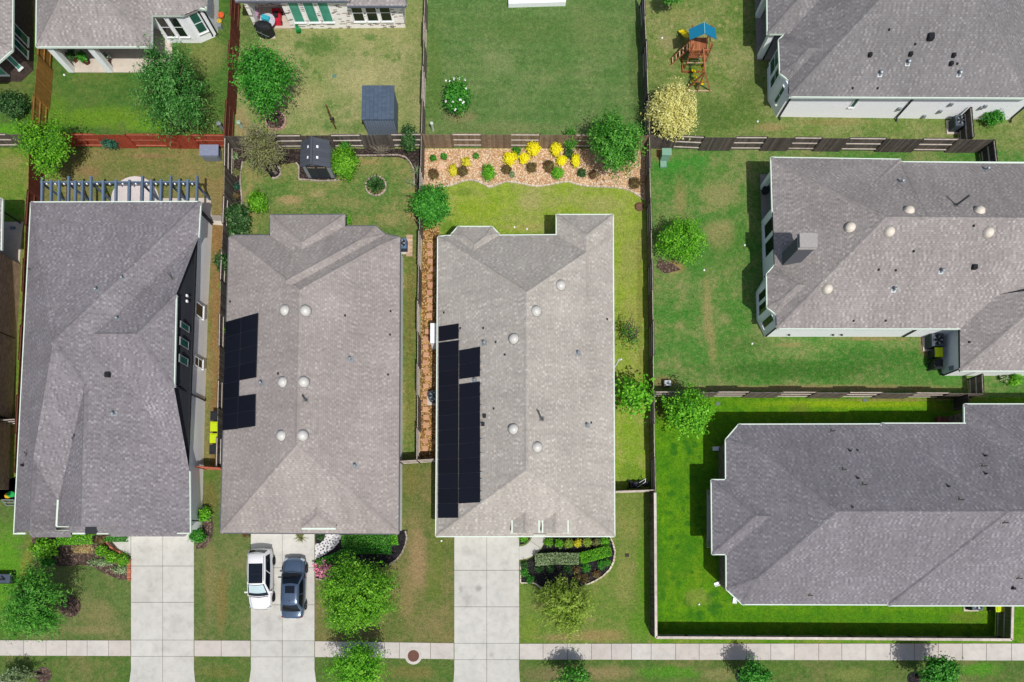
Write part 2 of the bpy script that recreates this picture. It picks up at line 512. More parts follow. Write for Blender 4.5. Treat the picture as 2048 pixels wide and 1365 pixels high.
class House:
    def __init__(s, label, at, roofmat, wallmat, gutmat, name='house'):
        s.root = thing(name, label, 'house', P(*at))
        s.rm, s.wm, s.gm = roofmat, wallmat, gutmat
        s.roof = Roof(); s.W = MB(); s.walls = []
    def wall(s, poly, z0=0.0, z1=3.08):
        s.W.prism(poly, z0, z1)
    def finish(s, gutter_name='gutter'):
        s.roofo = build('roof', s.roof.mb, s.rm, s.root)
        s.roof.bvh()
        if s.W.f: s.wallo = build('wall', s.W, s.wm, s.root)
        for a, b in s.roof.edges:
            d = (b - a)
            if d.length < .3: continue
            g = MB(); g.beam(a + Vector((0, 0, -.07)), b + Vector((0, 0, -.07)), .13, .15)
            build(gutter_name, g, s.gm, s.root)
    def strip(s, pts, m=None, wd=.13, ht=.16, name='gutter'):
        pts = [P(*p) for p in pts]
        for a, b in zip(pts[:-1], pts[1:]):
            g = MB(); g.beam(a, b, wd, ht); build(name, g, m or s.gm, s.root)
    def hitwall(s, A, B, px, py):
        n = Vector((-(B.y - A.y), B.x - A.x, 0)).normalized()
        d = ray(px, py); k = (A - EYE).dot(n) / d.dot(n)
        return EYE + d * k
    def window(s, a, b, p0, p1, frame, pane, split=None, out=.03, z0=None, z1=None):
        """window on the wall standing on the ground line a-b; p0, p1 two opposite corners as seen in the photo"""
        A = P(*a); B = P(*b); d = (B - A); d.z = 0; L = d.length; d.normalize()
        q0, q1 = s.hitwall(A, B, *p0), s.hitwall(A, B, *p1)
        t0, t1 = sorted(((q0 - A).dot(d), (q1 - A).dot(d))); zz0, zz1 = sorted((q0.z, q1.z))
        z0 = zz0 if z0 is None else z0; z1 = zz1 if z1 is None else z1
        z0 = max(.15, z0); z1 = min(2.95, max(z1, z0 + .4)); t1 = max(t1, t0 + .35)
        s.window_at(A, d, t0, t1, z0, z1, frame, pane, split, out)
    def window_at(s, A, d, t0, t1, z0, z1, frame, pane, split=None, out=.03, fw=.06):
        nrm = Vector((d.y, -d.x, 0))
        if nrm.dot(EYE - A) < 0: nrm = -nrm
        f = MB(); w = fw; up = Vector((0, 0, 1))
        def pt(t, z, o): return A + d * t + up * z + nrm * o
        for (ta, za, tb, zb) in ((t0, z0, t1, z0), (t0, z1, t1, z1)):
            f.beam(pt(ta - w, za, out), pt(tb + w, zb, out), .09, w)
        for t in (t0, t1): f.beam(pt(t, z0 + w / 2, out), pt(t, z1 - w / 2, out), w, .088, up=nrm)
        if split: f.beam(pt(t0 + w / 2, (z0 + z1) / 2, out), pt(t1 - w / 2, (z0 + z1) / 2, out), .05, .05)
        fo = build('window', f, frame, s.root)
        g = MB(); g.face([pt(t0, z0, out + .012), pt(t1, z0, out + .012), pt(t1, z1, out + .012), pt(t0, z1, out + .012)])
        build('pane', g, pane, fo)
        if fw < .05: return
        sl = MB(); sl.beam(pt(t0 - .08, z0 - .08, .05), pt(t1 + .08, z0 - .08, .05), .12, .07); build('sill', sl, frame, fo)
    def downspout(s, base, top_z, m, off=(0, 0)):
        b = P(*base); g = MB()
        g.beam(b + Vector((0, 0, .25)), b + Vector((0, 0, top_z - .3)), .1, .08)
        g.beam(b + Vector((0, 0, top_z - .3)), b + Vector((off[0], off[1], top_z - .05)), .1, .08)
        g.beam(b + Vector((0, 0, .25)), b + Vector((off[0] * .8, off[1] * .8, .06)), .1, .08)
        build('downspout', g, m, s.root)
    def dome(s, px, py, m, r=.34, name='skylight'):
        p, n = s.roof.hit(px, py)
        rot = n.to_track_quat('Z', 'Y').to_matrix()
        g = MB(); g.lathe(p - n * .05, [(r * 1.18, 0), (r * 1.18, .08), (r * 1.0, .16), (r * .97, .2), (r * .8, .27), (r * .5, .33), (r * .2, .36), (.01, .365)], 22, rot=rot)
        b = MB(); b.lathe(p - n * .05, [(r * 1.28, 0), (r * 1.26, .075)], 22, rot=rot)
        o = build(name, g, m, s.roofo, smooth=True)
        build('flashing', b, M_flash, o)
    def pipe(s, px, py, r=.06, h=.35, kind=0, lean=(0, 0)):
        p, n = s.roof.hit(px, py); g = MB()
        if kind == 0:      # galvanised vent pipe with a cap and a flashing plate
            g.lathe(p - Vector((0, 0, .08)), [(r * 2.0, 0), (r * 1.5, .12), (r, .2), (r, h), (r * 1.7, h), (r * 1.7, h + .1), (r * .6, h + .15)], 12)
            o = build('vent_pipe', g, M_galv, s.roofo)
        elif kind == 1:    # black box vent
            g.box(p + Vector((0, 0, h * .4)), (r * 3.2, r * 3.6, h)); o = build('box_vent', g, M_black, s.roofo)
        elif kind == 3:    # small dark nail-plate vent, nearly flush
            g.box(p + n * .03, (.11, .13, .12)); o = build('vent_pipe', g, M_black, s.roofo)
        else:              # tall thin flue
            g.tube([p - Vector((0, 0, .1)), p + Vector((lean[0], lean[1], h))], r, 10)
            g.lathe(p - Vector((0, 0, .05)), [(r * 2.6, 0), (r * 1.4, .14)], 12)
            o = build('flue', g, M_flue, s.roofo)
        fl = MB(); rot = n.to_track_quat('Z', 'Y').to_matrix()
        if kind in (0, 2):
            fl.box(p + n * .012, (.34, .4, .012), rot=rot); build('flashing', fl, M_galv if kind == 0 else M_flash, o)
        return o
    def panel(s, quad):
        """solar panel lying on the roof: four picture points"""
        hs = [s.roof.hit(*q) for q in quad]
        n = sum((h[1] for h in hs), Vector()).normalized()
        q = [h[0] + n * .11 for h in hs]; lo = [p - n * .05 for p in q]
        c = sum(q, Vector()) / 4
        if (q[1] - q[0]).cross(q[2] - q[1]).dot(n) < 0: q.reverse(); lo.reverse()
        g = MB(); g.face(q)
        for i in range(4): g.face([lo[i], lo[(i + 1) % 4], q[(i + 1) % 4], q[i]])
        o = build('solar_panel', g, M_pvframe, s.roofo)
        k = MB(); e = 0.975
        k.face([c + (p - c) * e + n * .004 for p in q], RR.random(), [(0, 0), (1, 0), (1, 1), (0, 1)])
        build('cell_sheet', k, M_pv, o)

# ------------------------------------------------------------------ shared materials
M_flash = mat('flashing', (130, 128, 125), .6)
M_galv = mat('galvanised', (165, 172, 176), .45, .4, tint=.3)
M_flue = mat('flue_metal', (84, 86, 88), .6, .1)
M_black = mat('black_plastic', (38, 40, 43), .5)
M_white = mat('white_paint', (232, 235, 236), .5, nz=.06, tint=.04, k=1.35)
M_offwhite = mat('pale_trim', (212, 226, 212), .5, nz=.08, tint=.06, k=1.2)
M_gutdark = mat('dark_gutter', (96, 98, 103), .5, nz=.1)
M_dome = mat('dome_plastic', (214, 212, 205), .35, nz=.07, ns=3, spec=.5)
M_dark = mat('dark_trim', (45, 48, 52), .5)
M_pvframe = mat('solar_frame', (40, 44, 54), .5, nz=.05)
def _pv():
    s = NT('solar_cells'); uv = s.n('UVMap').outputs[0]; sp = s.n('SeparateXYZ'); s.l(uv, sp.inputs[0])
    fx = s.math('FRACT', s.math('MULTIPLY', sp.outputs[0], 6.0)); fy = s.math('FRACT', s.math('MULTIPLY', sp.outputs[1], 10.0))
    g = s.math('MAXIMUM', s.rng(fx, 0, .05, 1, 0), s.rng(fy, 0, .06, 1, 0))
    col = s.mix(s.attr(), rgb((14, 17, 27)), rgb((19, 23, 34)))
    col = s.mix(s.math('MULTIPLY', g, .25), col, rgb((55, 60, 74)))
    s.b.inputs['Specular IOR Level'].default_value = .25
    return s.out(col, .5)
M_pv = _pv()
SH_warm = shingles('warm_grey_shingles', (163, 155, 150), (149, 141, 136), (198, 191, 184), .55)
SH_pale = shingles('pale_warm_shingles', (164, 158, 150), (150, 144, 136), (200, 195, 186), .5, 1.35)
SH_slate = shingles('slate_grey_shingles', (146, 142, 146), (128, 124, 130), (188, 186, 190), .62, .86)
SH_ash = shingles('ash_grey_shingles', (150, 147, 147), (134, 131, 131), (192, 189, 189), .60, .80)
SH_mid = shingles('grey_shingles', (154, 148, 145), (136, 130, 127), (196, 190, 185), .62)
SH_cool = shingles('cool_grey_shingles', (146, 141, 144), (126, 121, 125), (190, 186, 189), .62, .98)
BR_white = bricks('painted_white_brick', (232, 234, 240), (226, 229, 236), (218, 221, 229), k=1.5)
BR_ww = bricks('whitewashed_brick', (226, 214, 210), (208, 196, 192), (220, 212, 208), (150, 132, 128), .16, .3, .085, 1.8)
BR_dark = bricks('dark_brown_brick', (84, 68, 64), (60, 50, 48), (92, 84, 80), k=1.7)
BR_tan = bricks('tan_brick', (150, 132, 118), (118, 102, 90), (160, 150, 140), (70, 58, 50), .12)
BR_brown = bricks('brown_brick', (126, 104, 88), (98, 80, 66), (120, 108, 96), k=3.4)
SID_light = bricks('pale_grey_siding', (190, 192, 198), (186, 188, 194), (184, 186, 192), bw=30, bh=.2, k=2.5)
SID_dark = bricks('dark_grey_siding', (58, 60, 66), (54, 56, 62), (40, 42, 48), bw=30, bh=.2)
G_teal = glass('teal_screened_glass', (84, 168, 146))
G_dteal = glass('dark_teal_glass', (40, 100, 88))
G_black = glass('black_glass', (22, 34, 32))

# ------------------------------------------------------------------ plants
def foliage_mesh(pos, nrm, size, asp=.5, tint=None, rs=NP):
    """many small folded leaf faces; pos Nx3, nrm Nx3 rough facing"""
    n = len(pos)
    d = rs.normal(size=(n, 3)); d /= np.linalg.norm(d, axis=1)[:, None]
    nn = nrm + d * .75; nn /= np.linalg.norm(nn, axis=1)[:, None] + 1e-9
    a = np.cross(nn, rs.normal(size=(n, 3))); a /= np.linalg.norm(a, axis=1)[:, None] + 1e-9
    b = np.cross(nn, a)
    s = size * rs.uniform(.6, 1.35, n)[:, None]
    v = np.stack([pos - a * s, pos + b * s * asp + nn * s * .12, pos + a * s, pos - b * s * asp + nn * s * .12], 1).reshape(-1, 3)
    return v, (rs.rand(n) if tint is None else tint)
def foliage(name, v, t, m, parent=None, loc=None, **tags):
    n = len(v) // 4
    org = ORG[parent.name] if parent is not None else Vector(loc)
    me = bpy.data.meshes.new(name)
    me.vertices.add(4 * n); me.vertices.foreach_set('co', (v - np.array(org)).astype(np.float32).ravel())
    me.loops.add(4 * n); me.loops.foreach_set('vertex_index', np.arange(4 * n, dtype=np.int32))
    me.polygons.add(n); me.polygons.foreach_set('loop_start', np.arange(0, 4 * n, 4, dtype=np.int32))
    me.polygons.foreach_set('loop_total', np.full(n, 4, dtype=np.int32))
    at = me.attributes.new('tint', 'FLOAT', 'FACE'); at.data.foreach_set('value', np.clip(t, 0, 1).astype(np.float32))
    me.materials.append(m); me.update(); me.validate()
    o = bpy.data.objects.new(name, me); COL.objects.link(o)
    if parent is not None: o.parent = parent
    else: o.location = org
    ORG[o.name] = org
    return tag(o, **tags)
def twigs(c, rad, ntw, per, spread, start=.35, low=-.35, flop=0.0, rs=NP, lump=.22, outw=.8, core=None, lobes=0):
    """leaf points strung along twigs that fan out from the heart of a crown of half-sizes rad"""
    c = np.array(c); rad = np.array(rad)
    d = rs.normal(size=(ntw * 3, 3)); d /= np.linalg.norm(d, axis=1)[:, None]
    d = d[d[:, 2] > low][:ntw]; ntw = len(d)
    lf = np.ones(ntw)
    if lobes:
        ld = rs.normal(size=(lobes * 4, 3)); ld /= np.linalg.norm(ld, axis=1)[:, None]; ld = ld[ld[:, 2] > low][:lobes]
        ix = rs.randint(0, len(ld), ntw); d = ld[ix] + rs.normal(size=(ntw, 3)) * .27; d /= np.linalg.norm(d, axis=1)[:, None]
        lf = rs.uniform(.74, 1.08, len(ld))[ix] * (1 - .28 * np.clip(1 - np.sum(d * ld[ix], 1), 0, .5) * 4)
    ph = rs.uniform(0, 6.28, 6); az = np.arctan2(d[:, 1], d[:, 0])
    wob = 1 + lump * (np.sin(az * 3 + ph[0]) * .5 + np.sin(az * 5 + ph[1] + d[:, 2] * 3) * .5 + np.sin(d[:, 2] * 6 + ph[2]) * .4)
    L = rs.uniform(.66, 1.06, ntw) * wob * lf
    st = np.array(core) if core is not None else c - np.array([0, 0, rad[2] * .35])
    tips = c + d * rad * L[:, None]
    seg = []
    k = np.linspace(start, 1.0, per)
    kk = np.clip(k[None, :] + rs.uniform(-.04, .04, (ntw, per)), 0, 1.02)
    base = st + (c - st) * .5
    pts = base[None, None, :] + (tips - base)[:, None, :] * kk[:, :, None]
    pts[:, :, 2] += (np.sin(kk * 3.1416) * rad[2] * .12) - flop * kk ** 2
    pts += rs.normal(size=pts.shape) * spread * (.35 + .8 * kk[:, :, None])
    nr = np.repeat((d * outw + np.array([0, 0, .55]))[:, None, :], per, 1)
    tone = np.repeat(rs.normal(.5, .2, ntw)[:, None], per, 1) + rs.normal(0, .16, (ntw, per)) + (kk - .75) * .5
    return pts.reshape(-1, 3), nr.reshape(-1, 3), tone.ravel(), base, tips

LEAF = {
    'green':  ((30, 84, 16), (62, 132, 34), (112, 174, 66)),
    'willow': ((28, 78, 24), (54, 116, 40), (110, 164, 84)),
    'bright': ((48, 110, 12), (88, 162, 26), (140, 202, 58)),
    'lime':   ((44, 98, 8), (82, 144, 18), (136, 192, 54)),
    'yellowgreen': ((72, 106, 22), (128, 160, 48), (182, 202, 92)),
    'dark':   ((22, 50, 20), (44, 84, 36), (90, 128, 70)),
    'deep':   ((24, 84, 14), (50, 126, 30), (98, 170, 62)),
    'sage':   ((80, 104, 62), (122, 146, 98), (176, 192, 150)),
    'olive':  ((72, 82, 40), (112, 118, 66), (152, 154, 104)),
    'cream':  ((158, 156, 72), (206, 202, 118), (236, 232, 166)),
    'yellow': ((226, 204, 4), (246, 228, 14), (254, 246, 60)),
    'paleyellow': ((150, 152, 26), (208, 200, 40), (236, 228, 80)),
    'red':    ((62, 60, 34), (112, 76, 56), (110, 124, 62)),
    'pink':   ((214, 84, 136), (234, 134, 168), (250, 186, 204)),
    'blue':   ((26, 68, 50), (42, 98, 76), (76, 130, 106)),
    'white':  ((236, 236, 220), (246, 246, 236), (250, 250, 246)),
    'straw':  ((150, 128, 80), (182, 160, 108), (206, 190, 142)),
}
def lm(k): return leafmat('leaf_' + k, *LEAF[k])
M_bark = mat('bark', (104, 92, 80), .9, nz=.35, ns=9, tint=.2)
M_twig = mat('pale_twigs', (150, 140, 124), .9, nz=.2, ns=9, tint=.25)

def tree(label, px, py, rpx, zc, leaf, base=None, n=260, per=18, spread=.16, size=.13, asp=.45, group=None, rz=None, low=-.35, start=.35, limbs=9, name='tree', lump=.22, twigmesh=0, bark=None, flop=0.0, cat='tree', trunk_r=.11, blooms=0, lobes=46):
    """px,py: crown middle in the photo; rpx: half-sizes in picture points; zc: height of the crown's middle"""
    k = (H - zc) / FPX
    rx, ry = (rpx if isinstance(rpx, tuple) else (rpx, rpx)); rx *= k; ry *= k
    rz = rz or min(rx, ry) * .85
    c = P(px, py, zc)
    b = P(*base) if base else Vector((c.x + RR.uniform(-.2, .2), c.y + RR.uniform(-.2, .2), 0))
    root = thing(name, label, cat, b, group)
    rs = np.random.RandomState(abs(hash((int(px), int(py)))) % 99991)
    pts, nr, tone, core, tips = twigs(c, (rx * 1.12, ry * 1.12, rz * 1.05), n, per, spread, start=start, low=low, rs=rs, lump=lump * .6, flop=flop, lobes=lobes)
    v, t = foliage_mesh(pts, nr, size, asp, tone, rs)
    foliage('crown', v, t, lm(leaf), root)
    if blooms:
        q = tips[tips[:, 2] > c.z][:blooms]; q = np.repeat(q, 3, 0) + rs.normal(size=(len(q) * 3, 3)) * .03
        v, t = foliage_mesh(q + np.array([0, 0, .06]), np.tile([0, 0, 1.], (len(q), 1)), .075, .9, None, rs); foliage('blossom', v, t, lm('white'), root, kind='stuff')
    tk = MB(); h = Vector(core)
    mid = b.lerp(h, .55) + Vector((RR.uniform(-.08, .08), RR.uniform(-.08, .08), 0))
    tk.tube([b - Vector((0, 0, .05)), b + Vector((0, 0, .25)), mid, h], [trunk_r * 1.5, trunk_r, trunk_r * .8, trunk_r * .6], 9)
    for i in range(limbs):
        tp = Vector(tips[(i * 7) % len(tips)]); m1 = h.lerp(tp, .5) + Vector((0, 0, .15))
        st = mid.lerp(h, RR.uniform(.2, 1))
        tk.tube([st, m1, h.lerp(tp, .9)], [trunk_r * .5, trunk_r * .28, .012], 6)
    for i in range(twigmesh):
        tp = Vector(tips[i % len(tips)]); s0 = h.lerp(tp, RR.uniform(.1, .4)) + Vector((RR.gauss(0, .2), RR.gauss(0, .2), RR.gauss(0, .1)))
        tk.tube([s0, s0.lerp(tp, .6) + Vector((RR.gauss(0, .08), RR.gauss(0, .08), .1)), tp], [.03, .02, .008], 4, RR.random())
    build('trunk', tk, bark or M_bark, root)
    return root
def shrub(label, px, py, rpx, leaf, h=.8, n=70, per=9, spread=.06, size=.07, asp=.5, group=None, name='shrub', flowers=None, cat='shrub', low=-.1, start=.4, lump=.15, fn=60):
    zc = h * .45; k = (H - zc) / FPX
    rx, ry = (rpx if isinstance(rpx, tuple) else (rpx, rpx)); rx *= k; ry *= k
    c = P(px, py, zc)
    rs = np.random.RandomState(abs(hash((int(px * 3), int(py)))) % 99991)
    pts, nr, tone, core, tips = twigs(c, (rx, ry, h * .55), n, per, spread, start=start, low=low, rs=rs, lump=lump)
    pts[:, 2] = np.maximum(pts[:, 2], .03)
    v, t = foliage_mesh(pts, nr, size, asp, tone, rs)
    base = (c.x, c.y, 0)
    if flowers:
        root = thing(name, label, cat, base, group)
        foliage('leaves', v, t, lm(leaf), root)
        q = tips[rs.rand(len(tips)) < fn / 100.0] + rs.normal(size=(1, 3)) * .01
        q = np.repeat(q, 4, 0) + rs.normal(size=(len(q) * 4, 3)) * .05
        v2, t2 = foliage_mesh(q + np.array([0, 0, .04]), np.tile([0, 0, 1.0], (len(q), 1)), size * 1.1, .8, None, rs)
        foliage('blossom', v2, t2, lm(flowers), root, kind='stuff')
        return root
    return foliage(name, v, t, lm(leaf), None, base, label=label, cat=cat, group=group)
def hedge(label, path, wpx, h, leaf, n=900, size=.06, group=None, name='hedge'):
    """clipped hedge along a path of picture points"""
    pw = [P(x, y, 0) for x, y in path]; rs = np.random.RandomState(len(label) * 31 + int(path[0][0]))
    seg = [(pw[i], pw[i + 1]) for i in range(len(pw) - 1)]; Ls = np.array([(b - a).length for a, b in seg])
    out = []; wd = wpx / 25.8 / 2
    for i in range(n):
        a, b = seg[rs.choice(len(seg), p=Ls / Ls.sum())]
        t = rs.rand(); d = (b - a).normalized(); s = Vector((d.y, -d.x, 0)); u = rs.uniform(-1, 1)
        hh = h * (1 - .12 * abs(u) ** 3) * (1 + .06 * math.sin(t * 9 + i % 3))
        if rs.rand() < .75: q = a.lerp(b, t) + s * u * wd + Vector((0, 0, hh + rs.normal() * .03))
        else: q = a.lerp(b, t) + s * (1 if u > 0 else -1) * wd * rs.uniform(.92, 1.05) + Vector((0, 0, rs.uniform(.03, hh)))
        out.append(q)
    pos = np.array(out); nr = np.tile([0, 0, .8], (n, 1))
    v, t = foliage_mesh(pos, nr, size, .55, None, rs)
    return foliage(name, v, t, lm(leaf), None, tuple(pw[0]), label=label, cat='hedge', group=group)
def tuft(label, px, py, n, L, leaf, droop=.6, w=.03, group=None, name='spiky_plant', cat='plant', upz=.7, low=.0):
    """rosette of narrow arching blades"""
    c = P(px, py, 0); mb = MB(); rs = random.Random(int(px * 7 + py))
    for i in range(n):
        a = rs.uniform(0, 6.283); l = L * rs.uniform(.7, 1.1); u = rs.uniform(low, upz)
        d = Vector((math.cos(a), math.sin(a), 0)); sd = Vector((-d.y, d.x, 0)); q = []
        for k in range(5):
            t = k / 4; p = c + d * (l * t * math.cos(u * 1.3)) + Vector((0, 0, .08 + l * t * math.sin(u * 1.3) - droop * l * t * t * .5))
            p.z = max(p.z, .02); q.append((p, w * (1 - t * .85) * (1.2 if k else .7)))
        for k in range(4):
            (p0, w0), (p1, w1) = q[k], q[k + 1]
            mb.face([p0 - sd * w0, p0 + sd * w0, p1 + sd * w1, p1 - sd * w1], rs.random())
    return build(name, mb, lm(leaf), loc=tuple(c), label=label, cat=cat, group=group)

# ------------------------------------------------------------------ fences
def wood(name, c, c2):
    s = NT(name); co = s.obj(); mp = s.n('Mapping'); mp.inputs['Scale'].default_value = (9, 9, 1.2); s.l(co, mp.inputs[0])
    n = s.noise(1.5, 5, .7, mp.outputs[0])
    col = s.mix(s.math('ADD', s.math('MULTIPLY', s.attr(), .6), s.math('MULTIPLY', n, .4)), rgb(c), rgb(c2))
    f = s.rng(s.noise(3.0, 4, .7, co), .3, .7, .72, 1.15)
    cc = s.n('CombineColor')
    for i in range(3): s.l(f, cc.inputs[i])
    col = s.mix(1.0, col, cc.outputs[0], 'MULTIPLY')
    MATS[name] = s.out(col, .9); return MATS[name]
W_grey = wood('weathered_grey_wood', (92, 82, 74), (150, 138, 126))
W_brown = wood('weathered_brown_wood', (118, 98, 78), (172, 150, 124))
W_dark = wood('dark_stained_wood', (62, 56, 52), (130, 120, 112))
W_red = wood('red_stained_wood', (156, 62, 42), (186, 88, 60))
W_mar = wood('dark_red_stained_wood', (96, 48, 36), (130, 70, 52))
W_gold = wood('golden_stained_wood', (146, 104, 48), (190, 142, 74))
W_rail = wood('pale_weathered_rail', (196, 184, 172), (236, 224, 212))
W_railr = wood('red_rail', (150, 78, 58), (214, 136, 108))
W_railg = wood('golden_rail', (150, 108, 52), (196, 150, 80))
W_railb = wood('brown_red_rail', (108, 62, 48), (150, 96, 78))

def fence(label, pts, wm, rm, h=1.83, bay=2.44, start=0, alt=True, capped=False, group='wooden yard fences', side0=1):
    pw = [P(x, y, h) for x, y in pts]
    root = thing('fence', label, 'fence', (pw[0].x, pw[0].y, 0), group)
    k = start
    for a, b in zip(pw[:-1], pw[1:]):
        d = b - a; d.z = 0; L = d.length; nb = max(1, round(L / bay)); d.normalize(); s = Vector((-d.y, d.x, 0))
        for i in range(nb):
            p = Vector((a.x, a.y, 0)) + d * (L * i / nb); q = Vector((a.x, a.y, 0)) + d * (L * (i + 1) / nb); bl = L / nb
            sd = (1 if (k % 2 == 0 or not alt) else -1) * side0; k += 1
            g = MB(); nbd = max(2, int(bl / .145)); wd = bl / nbd
            for j in range(nbd):
                hh = h + RR.uniform(-.012, .012); tl = RR.uniform(-.006, .006)
                c = p + d * (wd * (j + .5)) + s * (sd * .055 + tl)
                g.box((c.x, c.y, hh / 2 + .02), (wd - .008, .018, hh - .04), rz=math.atan2(d.y, d.x), tint=RR.random())
            build('board_panel', g, wm, root)
            for z in (.3, 1.0, h - .14):
                r = MB(); o = s * (sd * .02)
                r.beam(p + d * .045 + o + Vector((0, 0, z)), q - d * .045 + o + Vector((0, 0, z)), .045, .09, RR.random())
                build('rail', r, rm, root)
            if capped:
                r = MB(); r.beam(p + Vector((0, 0, h + .035)), q + Vector((0, 0, h + .035)), .19, .04, RR.random()); build('cap_board', r, rm, root)
            t = MB(); t.box((p.x, p.y, (h - .05) / 2), (.088, .088, h - .05), rz=math.atan2(d.y, d.x), tint=RR.random()); build('post', t, wm, root)
        q = b; t = MB(); t.box((q.x, q.y, (h - .05) / 2), (.085, .085, h - .05), rz=math.atan2(d.y, d.x), tint=RR.random()); build('post', t, wm, root)
    return root
def edging(label, path, m, h=.1, w=.12, closed=False, step=.3, group=None, name='edging'):
    """row of laid stones along a line: one kerb"""
    pw = [P(x, y, 0) for x, y in path]
    if closed: pw.append(pw[0])
    mb = MB()
    for a, b in zip(pw[:-1], pw[1:]):
        L = (b - a).length; n = max(1, round(L / step)); d = (b - a).normalized(); ang = math.atan2(d.y, d.x)
        for i in range(n):
            c = a.lerp(b, (i + .5) / n); hh = h * RR.uniform(.8, 1.15)
            mb.box((c.x, c.y, hh / 2), (L / n - .012, w * RR.uniform(.85, 1.15), hh), rz=ang + RR.uniform(-.06, .06), tint=RR.random(), taper=.9)
    return build(name, mb, m, loc=tuple(pw[0]), label=label, cat='edging', group=group)
def ringpx(px, py, rx, ry=None, n=18): return [(px + rx * math.cos(6.2832 * i / n), py + (ry or rx) * math.sin(6.2832 * i / n)) for i in range(n)]

# ------------------------------------------------------------------ ground, lawns, paving
GR = grass('grass_base', (84, 112, 50), (112, 134, 66), (150, 142, 92), .35)
g = MB(); g.face([(-260, -260, 0), (260, -260, 0), (260, 260, 0), (-260, 260, 0)])
build('ground', g, GR, loc=(0, 0, 0), label='grassy ground under the whole neighbourhood', cat='ground', kind='structure')
TAN = (172, 152, 108); BRN = (140, 112, 74); DGR = (52, 96, 30); VIV = (98, 148, 12); BGR = (70, 128, 24)
def spr(n, x0, y0, x1, y1, r0, r1, c, st, seed):
    q = random.Random(seed); return [(q.uniform(x0, x1), q.uniform(y0, y1), q.uniform(r0, r1), q.uniform(r0, r1), c, st) for _ in range(n)]
Z = .004
sheet('lawn', [(-80, -80), (486, -80), (468, 297), (-80, 297)], Z, grass('grass_nw', (56, 100, 32), (84, 120, 46), (122, 128, 66), .30, 1,
      [(200, 235, 130, 28, (108, 150, 20), .7), (115, 215, 30, 30, (100, 140, 30), .6), (420, 110, 40, 50, (140, 140, 80), .6), (20, 180, 40, 40, (120, 120, 70), .5), (300, 250, 60, 20, (110, 160, 20), .7), (20, 260, 40, 18, (90, 160, 20), .8)]),
      'green lawn behind the white brick house', 'lawn')
sheet('lawn', [(486, -80), (858, -80), (848, 297), (468, 297)], Z, grass('grass_dry', (108, 132, 66), (132, 144, 82), (170, 164, 114), 0.56, 2,
      spr(16, 590, 66, 810, 160, 5, 13, (84, 124, 48), .75, 8) + spr(9, 650, 180, 715, 262, 6, 14, (92, 128, 54), .6, 12) + [(640, 90, 50, 28, (76, 116, 44), .85), (500, 60, 30, 44, (76, 110, 44), .7), (690, 120, 24, 30, (88, 122, 56), .6), (740, 75, 16, 10, (80, 122, 50), .8), (690, 255, 60, 14, (92, 128, 56), .6), (700, 150, 60, 60, (180, 172, 122), .5),
       (480, 250, 24, 40, (170, 140, 104), .6), (820, 180, 22, 90, (120, 134, 72), .5), (800, 40, 34, 30, (130, 142, 74), .4), (620, 190, 40, 30, (178, 168, 112), .5), (730, 175, 30, 60, (186, 178, 124), .4)]),
      'dry straw-coloured lawn with the grey shed', 'lawn')
sheet('lawn', [(858, -80), (1284, -80), (1290, 297), (848, 297)], Z, grass('grass_north', (72, 110, 48), (94, 128, 64), (130, 142, 88), 0.36, 3,
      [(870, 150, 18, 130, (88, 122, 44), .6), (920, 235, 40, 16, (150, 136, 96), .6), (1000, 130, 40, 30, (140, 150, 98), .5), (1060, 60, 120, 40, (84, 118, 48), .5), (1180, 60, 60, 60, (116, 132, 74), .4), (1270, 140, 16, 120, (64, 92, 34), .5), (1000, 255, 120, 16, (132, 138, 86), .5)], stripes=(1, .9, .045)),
      'mown green lawn of the open back yard', 'lawn')
sheet('lawn', [(1284, -80), (2300, -80), (2300, 303), (1290, 297)], Z, grass('grass_ne', (80, 114, 40), (106, 132, 58), (158, 154, 102), .45, 4,
      spr(60, 1305, 10, 1500, 140, 2, 6, (168, 158, 104), .7, 31) + [(1420, 230, 100, 40, (62, 104, 28), .65), (1500, 180, 40, 60, (66, 100, 30), .5), (1340, 85, 30, 25, (166, 150, 108), .5), (1540, 255, 40, 10, (166, 140, 96), .6), (1660, 245, 100, 8, (142, 126, 76), .5), (1360, 30, 40, 18, (150, 146, 84), .5), (1320, 180, 20, 60, (104, 124, 60), .5)]),
      'green lawn with pale flecks around the play set', 'lawn')
sheet('lawn', [(1290, 297), (2300, 303), (2300, 796), (1299, 795)], Z, grass('grass_east', (54, 116, 32), (80, 132, 50), (150, 147, 95), 0.4, 5,
      spr(14, 1330, 380, 1490, 720, 6, 16, (154, 148, 96), .45, 21) + spr(10, 1330, 320, 1490, 740, 8, 20, (66, 128, 36), .6, 22) + [(1345, 330, 36, 20, (56, 140, 40), .8), (1395, 325, 30, 18, (60, 140, 44), .7), (1440, 390, 44, 40, (160, 148, 98), .65), (1440, 470, 36, 36, (164, 148, 100), .8), (1360, 400, 14, 60, (150, 136, 84), .5), (1345, 535, 26, 14, (176, 130, 90), .7), (1325, 310, 22, 18, (170, 120, 90), .8),
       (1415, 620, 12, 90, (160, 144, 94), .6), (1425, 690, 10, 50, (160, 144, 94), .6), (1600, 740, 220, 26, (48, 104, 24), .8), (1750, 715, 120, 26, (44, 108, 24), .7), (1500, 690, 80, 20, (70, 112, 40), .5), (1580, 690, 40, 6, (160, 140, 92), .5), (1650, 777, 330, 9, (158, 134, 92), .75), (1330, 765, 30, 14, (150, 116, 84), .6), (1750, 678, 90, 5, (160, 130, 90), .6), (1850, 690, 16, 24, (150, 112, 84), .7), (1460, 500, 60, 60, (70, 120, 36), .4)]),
      'green back lawn with tan patches beside the chimney house', 'lawn')
